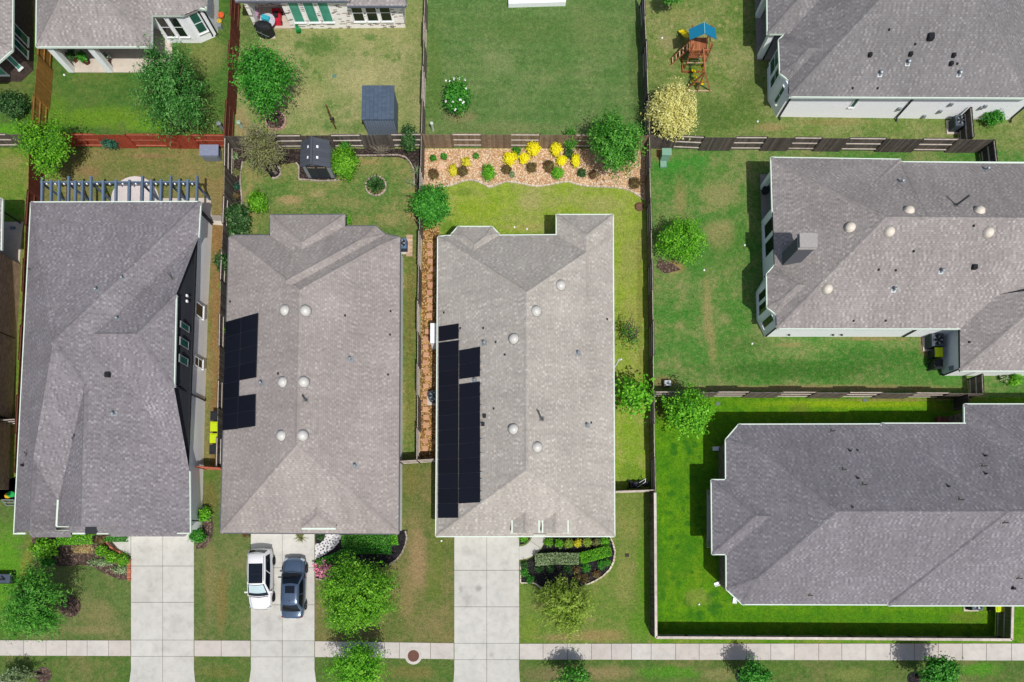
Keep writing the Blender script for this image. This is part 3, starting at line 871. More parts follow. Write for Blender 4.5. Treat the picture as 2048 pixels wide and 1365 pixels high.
dk = spr(36, 1322, 880, 1410, 1240, 4, 11, (40, 106, 14), .75, 3) + spr(14, 1320, 880, 1410, 1240, 14, 30, (62, 124, 8), .55, 41) + spr(6, 1400, 1180, 1440, 1230, 6, 14, (44, 108, 18), .8, 5)
sheet('lawn', [(1299, 795), (2300, 796), (2300, 1272), (1302, 1270)], Z, grass('grass_vivid', (60, 118, 6), (98, 150, 6), (124, 152, 26), 0.22, 6,
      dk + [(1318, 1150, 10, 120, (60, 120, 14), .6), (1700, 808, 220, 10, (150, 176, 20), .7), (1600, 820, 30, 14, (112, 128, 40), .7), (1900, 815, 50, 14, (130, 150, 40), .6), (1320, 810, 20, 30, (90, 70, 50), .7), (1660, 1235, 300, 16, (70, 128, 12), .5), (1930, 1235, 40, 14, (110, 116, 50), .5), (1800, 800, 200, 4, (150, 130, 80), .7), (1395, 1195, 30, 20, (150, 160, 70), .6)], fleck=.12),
      'vivid yellow-green lawn with dark clumps around the south-east house', 'lawn')
sheet('lawn', [(848, 297), (1290, 297), (1302, 985), (960, 985), (880, 923), (841, 923)], Z, grass('grass_mid', (118, 150, 34), (150, 170, 56), (166, 162, 98), 0.36, 7,
      [(1060, 400, 30, 26, (176, 164, 112), .6), (1200, 410, 60, 20, (170, 160, 108), .5), (930, 385, 26, 10, (84, 120, 30), .5), (960, 420, 60, 30, (142, 168, 34), .5), (1050, 455, 50, 10, (176, 160, 100), .5), (1260, 520, 24, 60, (150, 152, 84), .6), (1262, 640, 24, 60, (160, 150, 90), .5), (1250, 700, 14, 90, (130, 160, 40), .5), (1262, 880, 30, 60, (112, 160, 22), .6), (1262, 950, 30, 30, (88, 140, 10), .7), (1280, 600, 8, 200, (120, 110, 60), .5), (900, 455, 24, 16, (70, 130, 12), .7)]),
      'yellow-green lawn behind and beside the middle house', 'lawn')
sheet('lawn', [(468, 297), (848, 297), (841, 924), (560, 927), (502, 1060), (452, 940)], Z, grass('grass_palm', (72, 114, 42), (98, 130, 58), (170, 150, 100), .42, 8,
      [(580, 400, 34, 12, (178, 152, 108), .8), (636, 388, 24, 12, (178, 158, 112), .6), (735, 325, 34, 8, (160, 140, 90), .6), (790, 330, 20, 12, (128, 138, 70), .5), (690, 405, 60, 14, (150, 142, 88), .5), (560, 440, 60, 30, (104, 124, 56), .5), (820, 620, 14, 220, (120, 112, 56), .8), (820, 800, 14, 120, (110, 120, 44), .7), (820, 520, 10, 50, (98, 124, 44), .6), (780, 440, 30, 16, (160, 150, 96), .5), (500, 340, 14, 16, (158, 138, 92), .5), (530, 330, 30, 30, (86, 120, 52), .4)]),
      'patchy green lawn with the sago palm', 'lawn')
sheet('lawn', [(60, 297), (468, 297), (452, 940), (40, 950)], Z, grass('grass_brown', (94, 112, 52), (116, 122, 64), (154, 134, 88), 0.5, 9,
      [(436, 600, 20, 260, (148, 112, 70), .9), (436, 840, 18, 140, (138, 104, 62), .9), (436, 470, 22, 60, (146, 110, 66), .8), (250, 330, 60, 14, (112, 124, 58), .5), (180, 345, 30, 16, (150, 120, 84), .7), (300, 312, 60, 6, (150, 120, 84), .7), (420, 370, 30, 20, (150, 124, 78), .5), (20, 700, 30, 400, (98, 130, 30), .7)]),
      'brown patchy grass around the two-storey house', 'lawn')
sheet('lawn', [(-80, 297), (60, 297), (40, 1000), (-80, 1000)], Z, grass('grass_far_west', (84, 124, 30), (112, 138, 48), (150, 140, 80), .35, 10, [(20, 325, 30, 20, (150, 140, 84), .6), (25, 420, 30, 24, (80, 150, 14), .7)]),
      'green side yard at the left edge', 'lawn')
sheet('lawn', [(-80, 1000), (40, 950), (452, 940), (502, 1060), (502, 1300), (-80, 1300)], Z, grass('grass_front_west', (70, 102, 42), (96, 118, 58), (136, 130, 84), 0.4, 11,
      [(10, 1140, 50, 110, (86, 150, 10), .9), (52, 1150, 14, 80, (140, 140, 50), .6), (20, 1250, 46, 40, (60, 120, 16), .8), (200, 1230, 40, 30, (140, 130, 84), .5), (190, 1260, 60, 10, (150, 136, 92), .6), (420, 1160, 14, 90, (150, 130, 84), .5), (444, 1200, 14, 80, (142, 118, 66), .6), (420, 1000, 20, 50, (122, 108, 54), .6), (425, 950, 24, 20, (84, 120, 30), .6), (240, 1190, 20, 40, (96, 124, 58), .5)]),
      'front lawn of the two-storey house', 'lawn')
sheet('lawn', [(502, 1060), (560, 927), (880, 923), (908, 1060), (908, 1300), (502, 1300)], Z, grass('grass_front_centre', (80, 104, 42), (104, 116, 56), (144, 128, 86), 0.46, 12,
      [(470, 1200, 26, 100, (140, 116, 64), .55), (460, 1130, 8, 110, (84, 124, 30), .6), (480, 1080, 24, 16, (96, 130, 40), .5), (835, 1120, 22, 90, (164, 136, 100), .75), (815, 1200, 22, 60, (156, 134, 92), .6), (880, 1000, 20, 120, (106, 126, 36), .7), (870, 1160, 20, 60, (96, 122, 36), .5), (700, 1275, 80, 8, (120, 110, 66), .5), (822, 960, 20, 40, (120, 116, 56), .6)]),
      'worn front lawn beside the parked cars', 'lawn')
sheet('lawn', [(908, 1060), (960, 985), (1302, 985), (1302, 1300), (908, 1300)], Z, grass('grass_front_east', (84, 122, 38), (112, 134, 54), (148, 142, 86), 0.38, 13,
      [(855, 1110, 16, 120, (146, 122, 80), .6), (890, 1085, 16, 14, (120, 160, 16), .8), (880, 1250, 22, 40, (104, 116, 54), .5), (1290, 1150, 20, 130, (86, 140, 12), .8), (1250, 1160, 24, 60, (150, 146, 84), .5), (1200, 1270, 60, 14, (166, 136, 92), .6), (1280, 1250, 30, 30, (84, 140, 14), .6), (1060, 1260, 20, 30, (120, 146, 40), .5), (1260, 1040, 30, 40, (134, 146, 66), .5), (1130, 1275, 60, 8, (160, 130, 96), .6)]),
      'front lawn of the middle house', 'lawn')
sheet('verge', [(-80, 1300), (2300, 1300), (2300, 1420), (-80, 1420)], Z, grass('grass_verge', (62, 102, 32), (90, 116, 50), (134, 126, 80), 0.34, 14,
      [(60, 1340, 70, 16, (78, 112, 34), .5), (1130, 1350, 90, 20, (140, 118, 88), .6), (1220, 1345, 60, 16, (160, 138, 98), .6), (1340, 1345, 70, 16, (76, 142, 20), .8), (1440, 1350, 40, 16, (150, 140, 92), .6), (1550, 1340, 70, 14, (86, 122, 42), .5), (1700, 1350, 60, 16, (132, 142, 70), .6), (1960, 1340, 50, 16, (72, 148, 14), .8), (440, 1345, 40, 14, (120, 118, 56), .5), (820, 1345, 60, 16, (132, 118, 66), .6)]),
      'grass verge between the sidewalk and the street', 'verge')
sheet('lawn', [(1302, 1270), (2300, 1272), (2300, 1300), (1302, 1300)], Z, grass('grass_fence_strip', (76, 132, 12), (104, 146, 28), (140, 150, 60), .3, 15), 'thin strip of grass outside the corner fence', 'lawn')

sheet('road', [(-400, 1432), (2500, 1432), (2500, 1650), (-400, 1650)], .006, concrete('road_concrete', (176, 172, 166), (170, 166, 160)), 'concrete street beyond the verge', 'road')
_k = MB(); _k.prism(gp([(-400, 1424), (2500, 1424), (2500, 1432), (-400, 1432)]), .001, .13, bottom=False); build('kerb', _k, MATS['road_concrete'], loc=(0, 0, 0), label='concrete kerb along the street', cat='kerb', kind='structure')
CONC = concrete('driveway_concrete', (212, 210, 202), (205, 203, 195), [(922, 1178, 6, 9, .38), (957, 1177, 7, 10, .5), (935, 1105, 22, 10, .18), (1010, 1125, 10, 8, .18), (940, 1200, 14, 14, .16), (985, 1310, 6, 6, .25), (930, 1195, 10, 26, .14), (290, 1100, 20, 10, .14), (300, 1170, 10, 24, .12), (350, 1240, 20, 14, .12), (330, 1300, 26, 8, .16), (540, 1250, 10, 24, .14), (600, 1260, 12, 20, .14), (590, 1300, 20, 8, .14), (560, 1235, 5, 6, .3), (1010, 1240, 10, 24, .12)])
CONS = concrete('sidewalk_concrete', (212, 207, 199), (207, 199, 190))
M_joint = mat('joint_dirt', (104, 92, 76), .95)
def slabs(name, quads, label, cat, m=CONC, z=.05, gap=.02):
    mb = MB()
    for q in quads:
        pts = [P(x, y, 0) for x, y in q]; c = sum(pts, Vector()) / len(pts); tt = RR.random()
        pts = [p + (c - p).normalized() * gap for p in pts]
        mb.prism([(p.x, p.y) for p in pts], .002, z, tt, bottom=False)
    return build(name, mb, m, loc=(0, 0, 0), label=label, cat=cat, kind='structure')
def drive(x0, xm, x1, y0, ys, fl, fr, label):
    q = []
    ylist = [y0] + ys
    for a, b in zip(ylist[:-1], ylist[1:]):
        q.append([(x0, a), (xm, a), (xm, b), (x0, b)]); q.append([(xm, a), (x1, a), (x1, b), (xm, b)])
    a = ylist[-1]
    q.append([(x0, a), (xm, a), (xm, 1400), (x0 - fl * 3.0, 1400), (x0 - fl * .8, 1362), (x0, 1338)]); q.append([(xm, a), (x1, a), (x1, 1338), (x1 + fr * .8, 1362), (x1 + fr * 3, 1400), (xm, 1400)])
    slabs('driveway', q, label, 'driveway')
    sheet('joint_bed', [(x0 + 1, y0), (x1 - 1, y0), (x1 - 1, 1400), (x0 + 1, 1400)], .012, M_joint, 'dark joint filler under ' + label, 'joint bed')
drive(262.5, 326, 388.5, 1058, [1132.5, 1205, 1280.5, 1313], 4, 3, 'concrete driveway of the two-storey house')
drive(502, 565, 629.5, 1050, [1136, 1210, 1282, 1314], 4, 4, 'concrete driveway under the two parked cars')
drive(908.5, 973.5, 1038.5, 1060, [1141, 1214, 1287, 1319.5], 2, 2, 'empty concrete driveway of the middle house')
def side(xs, y0a, y1a, y0b, y1b):
    q = []
    for a, b in zip(xs[:-1], xs[1:]):
        f = lambda x, p, r: p + (r - p) * (x - xs[0]) / (xs[-1] - xs[0])
        q.append([(a, f(a, y0a, y0b)), (b, f(b, y0a, y0b)), (b, f(b, y1a, y1b)), (a, f(a, y1a, y1b))])
    return q
q = side([-80, 0, 48, 93, 134, 175, 218, 262], 1280.5, 1311.5, 1281, 1312.5) + side([389, 443, 501.5], 1281, 1313, 1281.5, 1313.5) + side([630, 674, 722, 769, 799, 861, 908], 1282.5, 1314.5, 1286.5, 1319) \
    + side([1039, 1086, 1135, 1183, 1223, 1263, 1302, 1351, 1398, 1447, 1493, 1541, 1588, 1637, 1683, 1731, 1780, 1828, 1876, 1924, 1972, 2022, 2072, 2120, 2300], 1287.5, 1319.5, 1287, 1322)
slabs('sidewalk', q, 'concrete sidewalk crossing the three driveways', 'sidewalk', CONS)
sheet('joint_bed', [(-80, 1281.5), (262, 1282.5), (262, 1311), (-80, 1310)], .012, M_joint, 'dark joint filler under the west sidewalk', 'joint bed')
sheet('joint_bed', [(630, 1284), (908, 1288), (908, 1317.5), (630, 1313)], .012, M_joint, 'dark joint filler under the middle sidewalk', 'joint bed')
sheet('joint_bed', [(1039, 1289), (2300, 1289), (2300, 1320), (1039, 1318)], .012, M_joint, 'dark joint filler under the east sidewalk', 'joint bed')

# manhole in the sidewalk
c = P(827, 1312, 0)
t = thing('manhole', 'round rusty iron manhole cover in a pale concrete collar', 'manhole', c)
m_ = MB(); m_.lathe(c, [(.66, 0), (.66, .058), (.45, .064), (.45, .03)], 32); build('collar', m_, CONS, t)
m_ = MB(); m_.lathe(c, [(.44, 0), (.44, .062), (.38, .066), (.37, .06), (.25, .06), (.24, .068), (.2, .068), (.19, .06), (.03, .06)], 32)
for i in range(10):
    a = i * .628; m_.beam(c + Vector((.2 * math.cos(a), .2 * math.sin(a), .064)), c + Vector((.36 * math.cos(a), .36 * math.sin(a), .064)), .03, .012)
build('cover', m_, mat('rusty_iron', (118, 82, 70), .8, .1, nz=.3, ns=14), t)

# patios, paths, beds
CPAT = concrete('patio_concrete', (222, 210, 194), (216, 204, 188))
CWHITE = concrete('white_patio_concrete', (226, 216, 212), (222, 212, 208))
CGREY = concrete('grey_patio_concrete', (168, 160, 150), (158, 150, 142))
def slab1(name, poly, label, m, cat='patio', z=.08):
    mb = MB(); mb.prism(gp(poly), .002, z, .4, bottom=False); return build(name, mb, m, loc=(0, 0, 0), label=label, cat=cat, kind='structure')
slab1('patio', [(140, 146), (290, 146), (345, 140), (345, 20), (120, 20), (120, 120)], 'cream concrete patio under the white brick porch', CPAT)
arc = [(271 + 48 * math.cos(a), 402 + 48 * math.sin(a)) for a in [math.pi + math.pi * i / 16 for i in range(17)]]
slab1('patio', arc + [(320, 440), (225, 440)], 'rounded pale concrete patio under the pergola', CWHITE)
slab1('patio', [(318, 398), (422, 397), (424, 440), (318, 440)], 'concrete strip along the two-storey house', CPAT, z=.075)
slab1('patio', [(424, 431), (450, 433), (450, 443), (424, 441)], 'small grey step slab by the side fence', CGREY, z=.07)
slab1('patio', [(424, 441.5), (450, 443.5), (450, 452), (424, 450)], 'small pinkish slab by the side fence', CPAT, z=.06)
slab1('patio', [(516, 58), (583, 58), (583, -40), (500, -40)], 'cream patio floor under the cluttered porch', CPAT)
slab1('pad', [(520, 64), (549, 62), (551, 78), (521, 79)], 'small concrete pad beneath the covered grill', CPAT, 'pad', z=.06)
slab1('patio', [(1509, -40), (1513, 121), (1560, 121), (1560, -40)], 'grey patio floor beside the north-east house', CGREY)
slab1('patio', [(1519.5, 350), (1523, 443), (1562, 443), (1562, 350)], 'grey patio floor at the corner of the chimney house', CGREY)
slab1('patio', [(1413.5, 980), (1413.5, 1096), (1446, 1096), (1446, 980)], 'narrow beige patio floor of the south-east house', CPAT)
slab1('patio', [(-60, 445), (47, 445), (40, 528), (-60, 528)], 'beige concrete patio at the left edge', CPAT)
# path of the middle house: a quarter ring of three slabs
def ringseg(cx, cy, r0, r1, a0, a1, n=8, sy=1.0):
    A = [a0 + (a1 - a0) * i / n for i in range(n + 1)]
    return [(cx + r1 * math.cos(a), cy + r1 * math.sin(a) * sy) for a in A] + [(cx + r0 * math.cos(a), cy + r0 * math.sin(a) * sy) for a in A[::-1]]
slabs('path', [ringseg(1038, 1066, 27, 54, .62, 1.57, 10), ringseg(1038, 1066, 27, 54, .0, .62, 6), [(1064, 1040), (1092, 1040), (1092, 1066), (1064, 1066)]], 'curved concrete path to the front door of the middle house', 'path', CONC, .055)
slab1('path', [(212, 1072), (262, 1072), (262, 1112), (250, 1106), (236, 1096), (222, 1080)], 'short concrete path beside the west driveway', CONC, 'path', .055)
# mosaic path: white mortar set with dark stones
mos = [(630.5, 1087), (640, 1088), (648, 1080), (652, 1066), (652, 1050), (684, 1050), (684, 1070), (679, 1084), (668, 1097), (652, 1108), (636, 1117), (630.5, 1119)]
slab1('path', mos, 'white mortar path set with dark flagstones', mat('white_mortar', (226, 224, 224), .8, nz=.06), 'path', .05)
def inside(p, poly):
    r = False; n = len(poly)
    for i in range(n):
        a, b = poly[i], poly[(i + 1) % n]
        if (a[1] > p[1]) != (b[1] > p[1]) and p[0] < (b[0] - a[0]) * (p[1] - a[1]) / (b[1] - a[1]) + a[0]: r = not r
    return r
fl = MB(); q = random.Random(4); pts = []
for _ in range(2500):
    p = (q.uniform(630, 684), q.uniform(1066, 1118))
    if inside(p, mos) and all((p[0] - o[0]) ** 2 + (p[1] - o[1]) ** 2 > 30 for o in pts):
        pts.append(p); c = P(p[0], p[1], 0); a = q.uniform(0, 6.28); r = q.uniform(.06, .1); e = q.uniform(.45, .8)
        fl.prism([(c.x + r * (math.cos(a) * math.cos(k) - e * math.sin(a) * math.sin(k)), c.y + r * (math.sin(a) * math.cos(k) + e * math.cos(a) * math.sin(k))) for k in [i * 1.047 for i in range(6)]], .048, .056, q.random(), bottom=False)
build('flagstones', fl, mat('flagstone', (52, 54, 62), .7, c2=(128, 124, 128)), loc=(0, 0, 0), label='dark flagstones scattered over the white mortar path', cat='flagstones', kind='structure')

ROCK = stones('river_gravel', [(232, 202, 160), (218, 178, 134), (240, 220, 188), (204, 156, 112), (226, 188, 146), (244, 228, 204), (212, 172, 132)], 10, (176, 132, 92))
ROCK2 = stones('path_gravel', [(196, 150, 84), (160, 116, 62), (214, 174, 112), (128, 90, 52), (184, 138, 78), (222, 190, 138)], 9, (96, 70, 42))
MULCH = stones('dark_mulch', [(74, 62, 56), (58, 48, 44), (92, 78, 70), (50, 42, 40)], 8.0, (34, 28, 26), .9)
MULB = stones('black_mulch', [(44, 40, 44), (34, 32, 36), (56, 52, 54), (28, 26, 30)], 9.0, (20, 18, 20), .9)
MULR = stones('brown_mulch', [(112, 92, 80), (92, 74, 64), (134, 112, 98), (82, 66, 58)], 8.0, (58, 46, 40), .9)
rockedge = [(876, 374), (883, 376), (908, 370), (922, 364), (937, 361), (948, 362), (958, 365), (980, 376), (996, 370), (1013, 364), (1028, 366), (1043, 368), (1062, 372), (1078, 374), (1101, 370), (1119, 366), (1137, 364), (1151, 369), (1172, 373), (1207, 375), (1236, 376), (1260, 382), (1275, 391), (1287, 400)]
sheet('gravel_bed', [(847, 298), (1290, 298), (1291, 402)] + rockedge[::-1] + [(868, 380), (846, 400)], .016, ROCK, 'tan river-rock bed along the back fence', 'gravel bed')
edging('pale stone edging waving along the river-rock bed', rockedge, mat('pale_edging', (216, 202, 182), .8, nz=.15, tint=.2), .12, .11)
sheet('gravel_path', [(846, 455), (878, 455), (888, 700), (880, 922), (840, 922), (842, 600)], .014, ROCK2, 'tan gravel side path west of the middle house', 'gravel path')
M_step = concrete('stepping_stone', (222, 174, 136), (206, 156, 124))
for i in range(27):
    y = 492 + i * 15.6; x = 860 - min(1, max(0, (y - 640) / 40)) * 9 + (5 if i % 7 == 3 else 0) + RR.uniform(-1.5, 1.5); c = P(x, y, 0)
    s_ = MB(); s_.box((c.x, c.y, .04), (.42, .4, .06), rz=RR.uniform(-.12, .12), tint=RR.random())
    o = build('stepping_stone', s_, M_step, label='square pinkish stepping stone in the gravel side path', cat='stepping stone', group='stepping stones in the gravel side path')
    bevel(o, .015)
sheet('mulch_bed', [(469, 298), (848, 298), (842, 470), (828, 440), (830, 380), (826, 340), (815, 322), (797, 315), (720, 314), (700, 330), (668, 360), (600, 361), (597, 335), (590, 326), (560, 330), (535, 345), (508, 320), (486, 324), (482, 350), (484, 420), (470, 470), (462, 470)], .012, MULCH, 'dark mulch bed inside the grey back fence', 'mulch bed')
M_ed = mat('white_edging', (176, 162, 148), .8, nz=.15, tint=.2)
edging('pale curb on the west side of the mulch bed', [(486, 324), (482, 345), (481, 365), (484, 395), (484, 412)], M_ed, .1, .12)
edging('pale curb in front of the bare bush', [(712, 312), (740, 312), (770, 311), (797, 311), (811, 315), (820, 325), (828, 340), (829, 370)], M_ed, .1, .1)
edging('pale curb around the dark gable shed', [(592, 326), (598, 333), (598, 360), (620, 361), (640, 363), (668, 362), (680, 361)], M_ed, .1, .12)
sheet('mulch_ring', ringpx(550, 345, 12, 13), .02, MULB, 'dark mulch ring under the sparse grey tree', 'mulch ring')
edging('white stone arc beside the sparse grey tree', [(556, 333), (561, 340), (562, 347), (558, 354), (551, 358), (545, 357)], M_ed, .12, .13)
sheet('mulch_ring', ringpx(552, 243, 19, 17), .02, MULR, 'brown mulch ring under the leaning yard tree', 'mulch ring')
edging('pinkish brick ring around the leaning yard tree', ringpx(552, 243, 20, 18), mat('pink_edging', (198, 160, 146), .85, nz=.2, tint=.2), .12, .13, True)
sheet('mulch_ring', ringpx(752, 373, 20, 19), .02, stones('straw_mulch', [(150, 122, 84), (126, 98, 66), (170, 142, 104)], 8), 'straw-coloured ring under the sago palm', 'mulch ring')
edging('ring of white stones around the sago palm', ringpx(752, 373, 20.5, 19.5), M_ed, .12, .12, True)
b2 = [(634, 1066), (815, 1060), (813, 1082), (806, 1100), (795, 1118), (780, 1130), (720, 1150), (660, 1160), (632, 1158), (631, 1120), (652, 1107), (668, 1096), (680, 1080)]
sheet('mulch_bed', b2, .012, MULB, 'black mulch bed in front of the solar house with cars', 'mulch bed')
edging('white stone curb curving around the black hedge bed', [(811, 1062), (814, 1074), (811, 1090), (804, 1107), (793, 1120), (778, 1130)], M_ed, .12, .12)
edging('white stone curb below the pink azalea', [(632, 1158), (645, 1160), (662, 1158)], M_ed, .12, .12)
sheet('mulch_bed', [(631, 1064), (650, 1064), (648, 1080), (640, 1088), (631, 1086)], .03, MULB, 'small black planting pocket by the front door', 'mulch bed')
b3 = [(1041, 1124), (1052, 1121), (1070, 1112), (1082, 1100), (1091, 1084), (1093, 1064), (1216, 1064), (1224, 1082), (1229, 1104), (1226, 1124), (1218, 1140), (1204, 1153), (1188, 1162), (1170, 1170), (1140, 1182), (1100, 1182), (1082, 1172), (1070, 1167), (1041, 1166)]
sheet('mulch_bed', b3, .012, MULB, 'black mulch bed with planted rows before the middle house', 'mulch bed')
edging('cream stone curb around the planted rows', [(1218, 1070), (1225, 1085), (1230, 1104), (1227, 1124), (1219, 1140), (1205, 1153), (1189, 1163), (1172, 1170)], mat('cream_edging', (220, 206, 186), .8, nz=.12, tint=.15), .13, .13)
edging('cream stone curb on the driveway side of the planted rows', [(1041, 1124), (1041, 1166), (1070, 1167), (1078, 1173), (1084, 1180)], MATS['cream_edging'], .12, .1)
sheet('planting_pocket', [(1039, 1066), (1062, 1066), (1060, 1078), (1050, 1088), (1039, 1090)], .012, MULB, 'tiny green pocket between path and driveway', 'planting pocket')
b1 = [(62, 1070), (215, 1070), (222, 1082), (238, 1100), (254, 1112), (262, 1118), (262, 1160), (240, 1160), (215, 1150), (185, 1134), (160, 1130), (120, 1134), (90, 1125), (70, 1110)]
sheet('mulch_bed', b1, .012, MULR, 'brown mulch bed before the two-storey house', 'mulch bed')
M_brick = mat('orange_brick', (196, 122, 92), .85, nz=.2, tint=.25)
edging('orange brick curb along the short path', [(211, 1072), (214, 1084), (221, 1094), (232, 1101), (246, 1107)], M_brick, .12, .14)
edging('stack of orange bricks beside the west driveway', [(260, 1118), (260, 1162)], M_brick, .2, .26, step=.2)
sheet('mulch_ring', ringpx(140, 1213, 22, 22), .02, MULR, 'brown mulch ring under the big west front tree', 'mulch ring')
sheet('mulch_ring', ringpx(87, 1350, 17, 16), .02, MULR, 'brown mulch ring in the west verge', 'mulch ring')
sheet('mulch_ring', ringpx(1484, 1352, 14, 15), .02, MULB, 'dark mulch ring of the first verge tree', 'mulch ring')
sheet('mulch_ring', ringpx(1830, 1357, 16, 14), .02, MULB, 'dark mulch ring of the second verge tree', 'mulch ring')
sheet('mulch_bed', [(390, 1060), (418, 1020), (428, 1050), (424, 1080), (408, 1098), (392, 1098)], .012, MULR, 'brown mulch around the two shrubs by the driveway', 'mulch bed')
sheet('mulch_bed', [(1318, 515), (1345, 528), (1362, 540), (1330, 548), (1312, 535)], .012, MULR, 'bare brown soil below the fence-side tree', 'mulch bed')

# ------------------------------------------------------------------ houses
S5 = .5
# --- solar house with the parked cars
h = House('single-storey house with grey hip roof, six dome skylights and a stepped block of solar panels', (620, 770), SH_warm, BR_white, M_gutdark)
h.roof.body([(458, 475), (468, 471.5), (770, 469), (800, 475), (797, 1068), (441, 1066)], 3.2, [.62, .60, .60, .51, .55, .51], notch=None)
h.roof.body([(540, 430.5), (690, 429.5), (690, 600), (540, 600)], 3.2, [.5, .5, None, .5])
h.roof.body([(600, 453), (752, 452.7), (771, 469.5), (771, 600), (600, 600)], 3.2, [.585, .5, .5, None, None], gut=[0, 1])
h.roof.body([(604, 1057.5), (672, 1057.5), (672, 990), (604, 990)], 3.75, [.55, .4, None, .4], gut=[])
for f in ([(458, 475), (800, 475), (797, 1067), (441, 1065)], [(540, 431), (690, 430), (690, 520), (540, 520)], [(640, 453), (752, 453), (771, 469), (771, 520), (640, 520)]):
    h.wall(inset([(P(x, y, 3.2).x, P(x, y, 3.2).y) for x, y in f], .26 + .01 * len(h.W.f) / 20))
h.finish()
h.strip([(604, 1058, 3.72), (672, 1058, 3.72)], M_offwhite)
for x, y in ((569.5, 621), (611.5, 621.5), (565.5, 764.5), (608, 764), (563, 871.5), (606, 871)): h.dome(x, y, M_dome)
for x, y in ((701, 719), (711, 932), (523, 767)): h.pipe(x, y)
for x, y in ((776, 750), (461, 604), (557, 748), (690, 632), (781, 623), (780, 670)): h.pipe(x, y, kind=3)
h.pipe(611, 800, .05, .45, 2, (-.1, .2))
def lerp2(a, b, t): return (a[0] + (b[0] - a[0]) * t, a[1] + (b[1] - a[1]) * t)
def pvrow(hh, tl, tr, bl, br, n, g=.012):
    for i in range(n):
        a, b = (i + g) / n, (i + 1 - g) / n
        hh.panel([lerp2(tl, bl, a), lerp2(tr, br, a), lerp2(tr, br, b), lerp2(tl, bl, b)])
pvrow(h, (453.5, 645), (484, 636.5), (447, 862), (477, 859), 7)
pvrow(h, (485, 636), (518, 627), (481.5, 762), (514, 756), 4)
pvrow(h, (479.5, 793.5), (513, 789), (477.5, 858.5), (512, 853.5), 2)
h.downspout((801, 790), 3.1, M_dark, (-.3, 0))
h.downspout((800, 1058), 3.1, M_dark, (-.3, 0))
A = P(497, 1050); d = Vector((1, 0, 0))
f = MB(); f.box(A + Vector((2.4, -.02, 1.1)), (4.6, .06, 2.2)); build('garage_door', f, M_offwhite, h.root)
H2 = h
# --- middle house
h = House('single-storey house with grey hip roof, five dome skylights and two long columns of solar panels', (1050, 770), SH_pale, BR_tan, M_offwhite)
h.roof.body([(876, 474), (893, 472), (1226, 469.5), (1229, 1073), (872, 1073)], 3.2, [.62, .62, .54, .79, .54], notch=(P(1067, 1067, 3.2).x, P(1092, 1067, 3.2).x, P(1067, 1067.5, 3.2).y))
h.roof.body([(1113, 430), (1226, 430), (1226, 620), (1113, 620)], 3.206, [.54, .54, None, .54])
h.roof.body([(902, 470), (916, 454), (984, 454), (998, 468.5), (998, 560), (902, 560)], 3.2, [.54, .54, .54, .54, None, .54], gut=[0, 1, 2])
h.roof.body([(1024, 1066), (1078, 1066), (1078, 985), (1024, 985)], 4.05, [None, .5, None, .5], gut=[])
h.roof.body([(1085, 1066), (1136, 1066), (1136, 985), (1085, 985)], 4.05, [None, .5, None, .5], gut=[])
for f in ([(876, 474), (1226, 470), (1229, 1060), (872, 1060)], [(1113, 430), (1225, 430), (1225, 520), (1113, 520)], [(902, 470), (916, 454), (984, 454), (998, 468), (998, 520), (902, 520)]):
    h.wall(inset([(P(x, y, 3.2).x, P(x, y, 3.2).y) for x, y in f], .42 + .013 * len(h.W.f) / 20))
h.finish()
h.strip([(1113, 430, 3.12), (1113, 469, 3.12)], M_offwhite)
for x0, x1 in ((1024, 1078), (1085, 1136)):
    for x in (x0, x1): h.strip([(x, 1066, 4.02), (x, 1030, 4.02)], M_offwhite, .1, .14)
    a, b = P(x0 + 1, 1064.5, 3.3), P(x1 - 1, 1064.5, 3.3); m = (a + b) / 2
    gb = MB(); gb.face([a, b, b + Vector((0, 0, .75)), m + Vector((0, 0, .75 + (b - a).length * .25)), a + Vector((0, 0, .75))]); build('gable_wall', gb, BR_tan, h.root)
h.strip([(1020, 1066.5, 3.36), (1034, 1066.5, 3.36)], M_offwhite, .06, .06, 'flashing'); h.strip([(1125, 1066.5, 3.36), (1141, 1066.5, 3.36)], M_offwhite, .06, .06, 'flashing')
h.strip([(1066.5, 1067, 3.2), (1092.5, 1067, 3.2)], M_dark, .1, .1)
for x, y in ((1122, 571), (1073, 622.5), (1027.5, 678), (1026.5, 858.5), (1075, 894.5)): h.dome(x, y, M_dome, .33)
for x, y in ((968.5, 687), (1156.5, 706.5), (1174.5, 851)): h.pipe(x, y)
for x, y in ((949, 761),): h.pipe(x, y, .05, .25)
for x, y in ((969, 833), (966, 849.5)): h.pipe(x, y, .07, .2, 1)
for x, y in ((1214, 639), (992, 685), (1010, 710), (988, 818), (967, 657), (921, 657), (1182, 846), (888, 626)): h.pipe(x, y, kind=3)
h.pipe(1083, 838, .055, .6, 2, (-.25, .45))
pvrow(h, (879, 654.5), (918.5, 648.5), (879, 684), (918.5, 678), 1, 0)
pvrow(h, (879, 686.5), (918.5, 681.5), (877.5, 1037), (917.5, 1036.5), 12)
pvrow(h, (920, 702), (961.5, 694.5), (920, 759.5), (961, 754), 2)
pvrow(h, (920, 769.5), (961, 764), (919, 1008), (961.5, 1005.5), 8)
for y in (663, 684, 726, 742, 770, 790, 812, 849, 880, 908, 946, 960, 985, 1003):   # panel clamps along the upper edge
    p, n = h.roof.hit(963.5 if y > 690 else 921, y); b = MB(); b.box(p + n * .08, (.12, .1, .14)); build('clamp', b, M_galv, h.roofo)
h.downspout((1226, 740), 3.1, M_white, (.2, 0))
A = P(905, 1056); f = MB(); f.box(A + Vector((2.55, -.02, 1.1)), (4.7, .06, 2.2)); build('garage_door', f, M_offwhite, h.root)
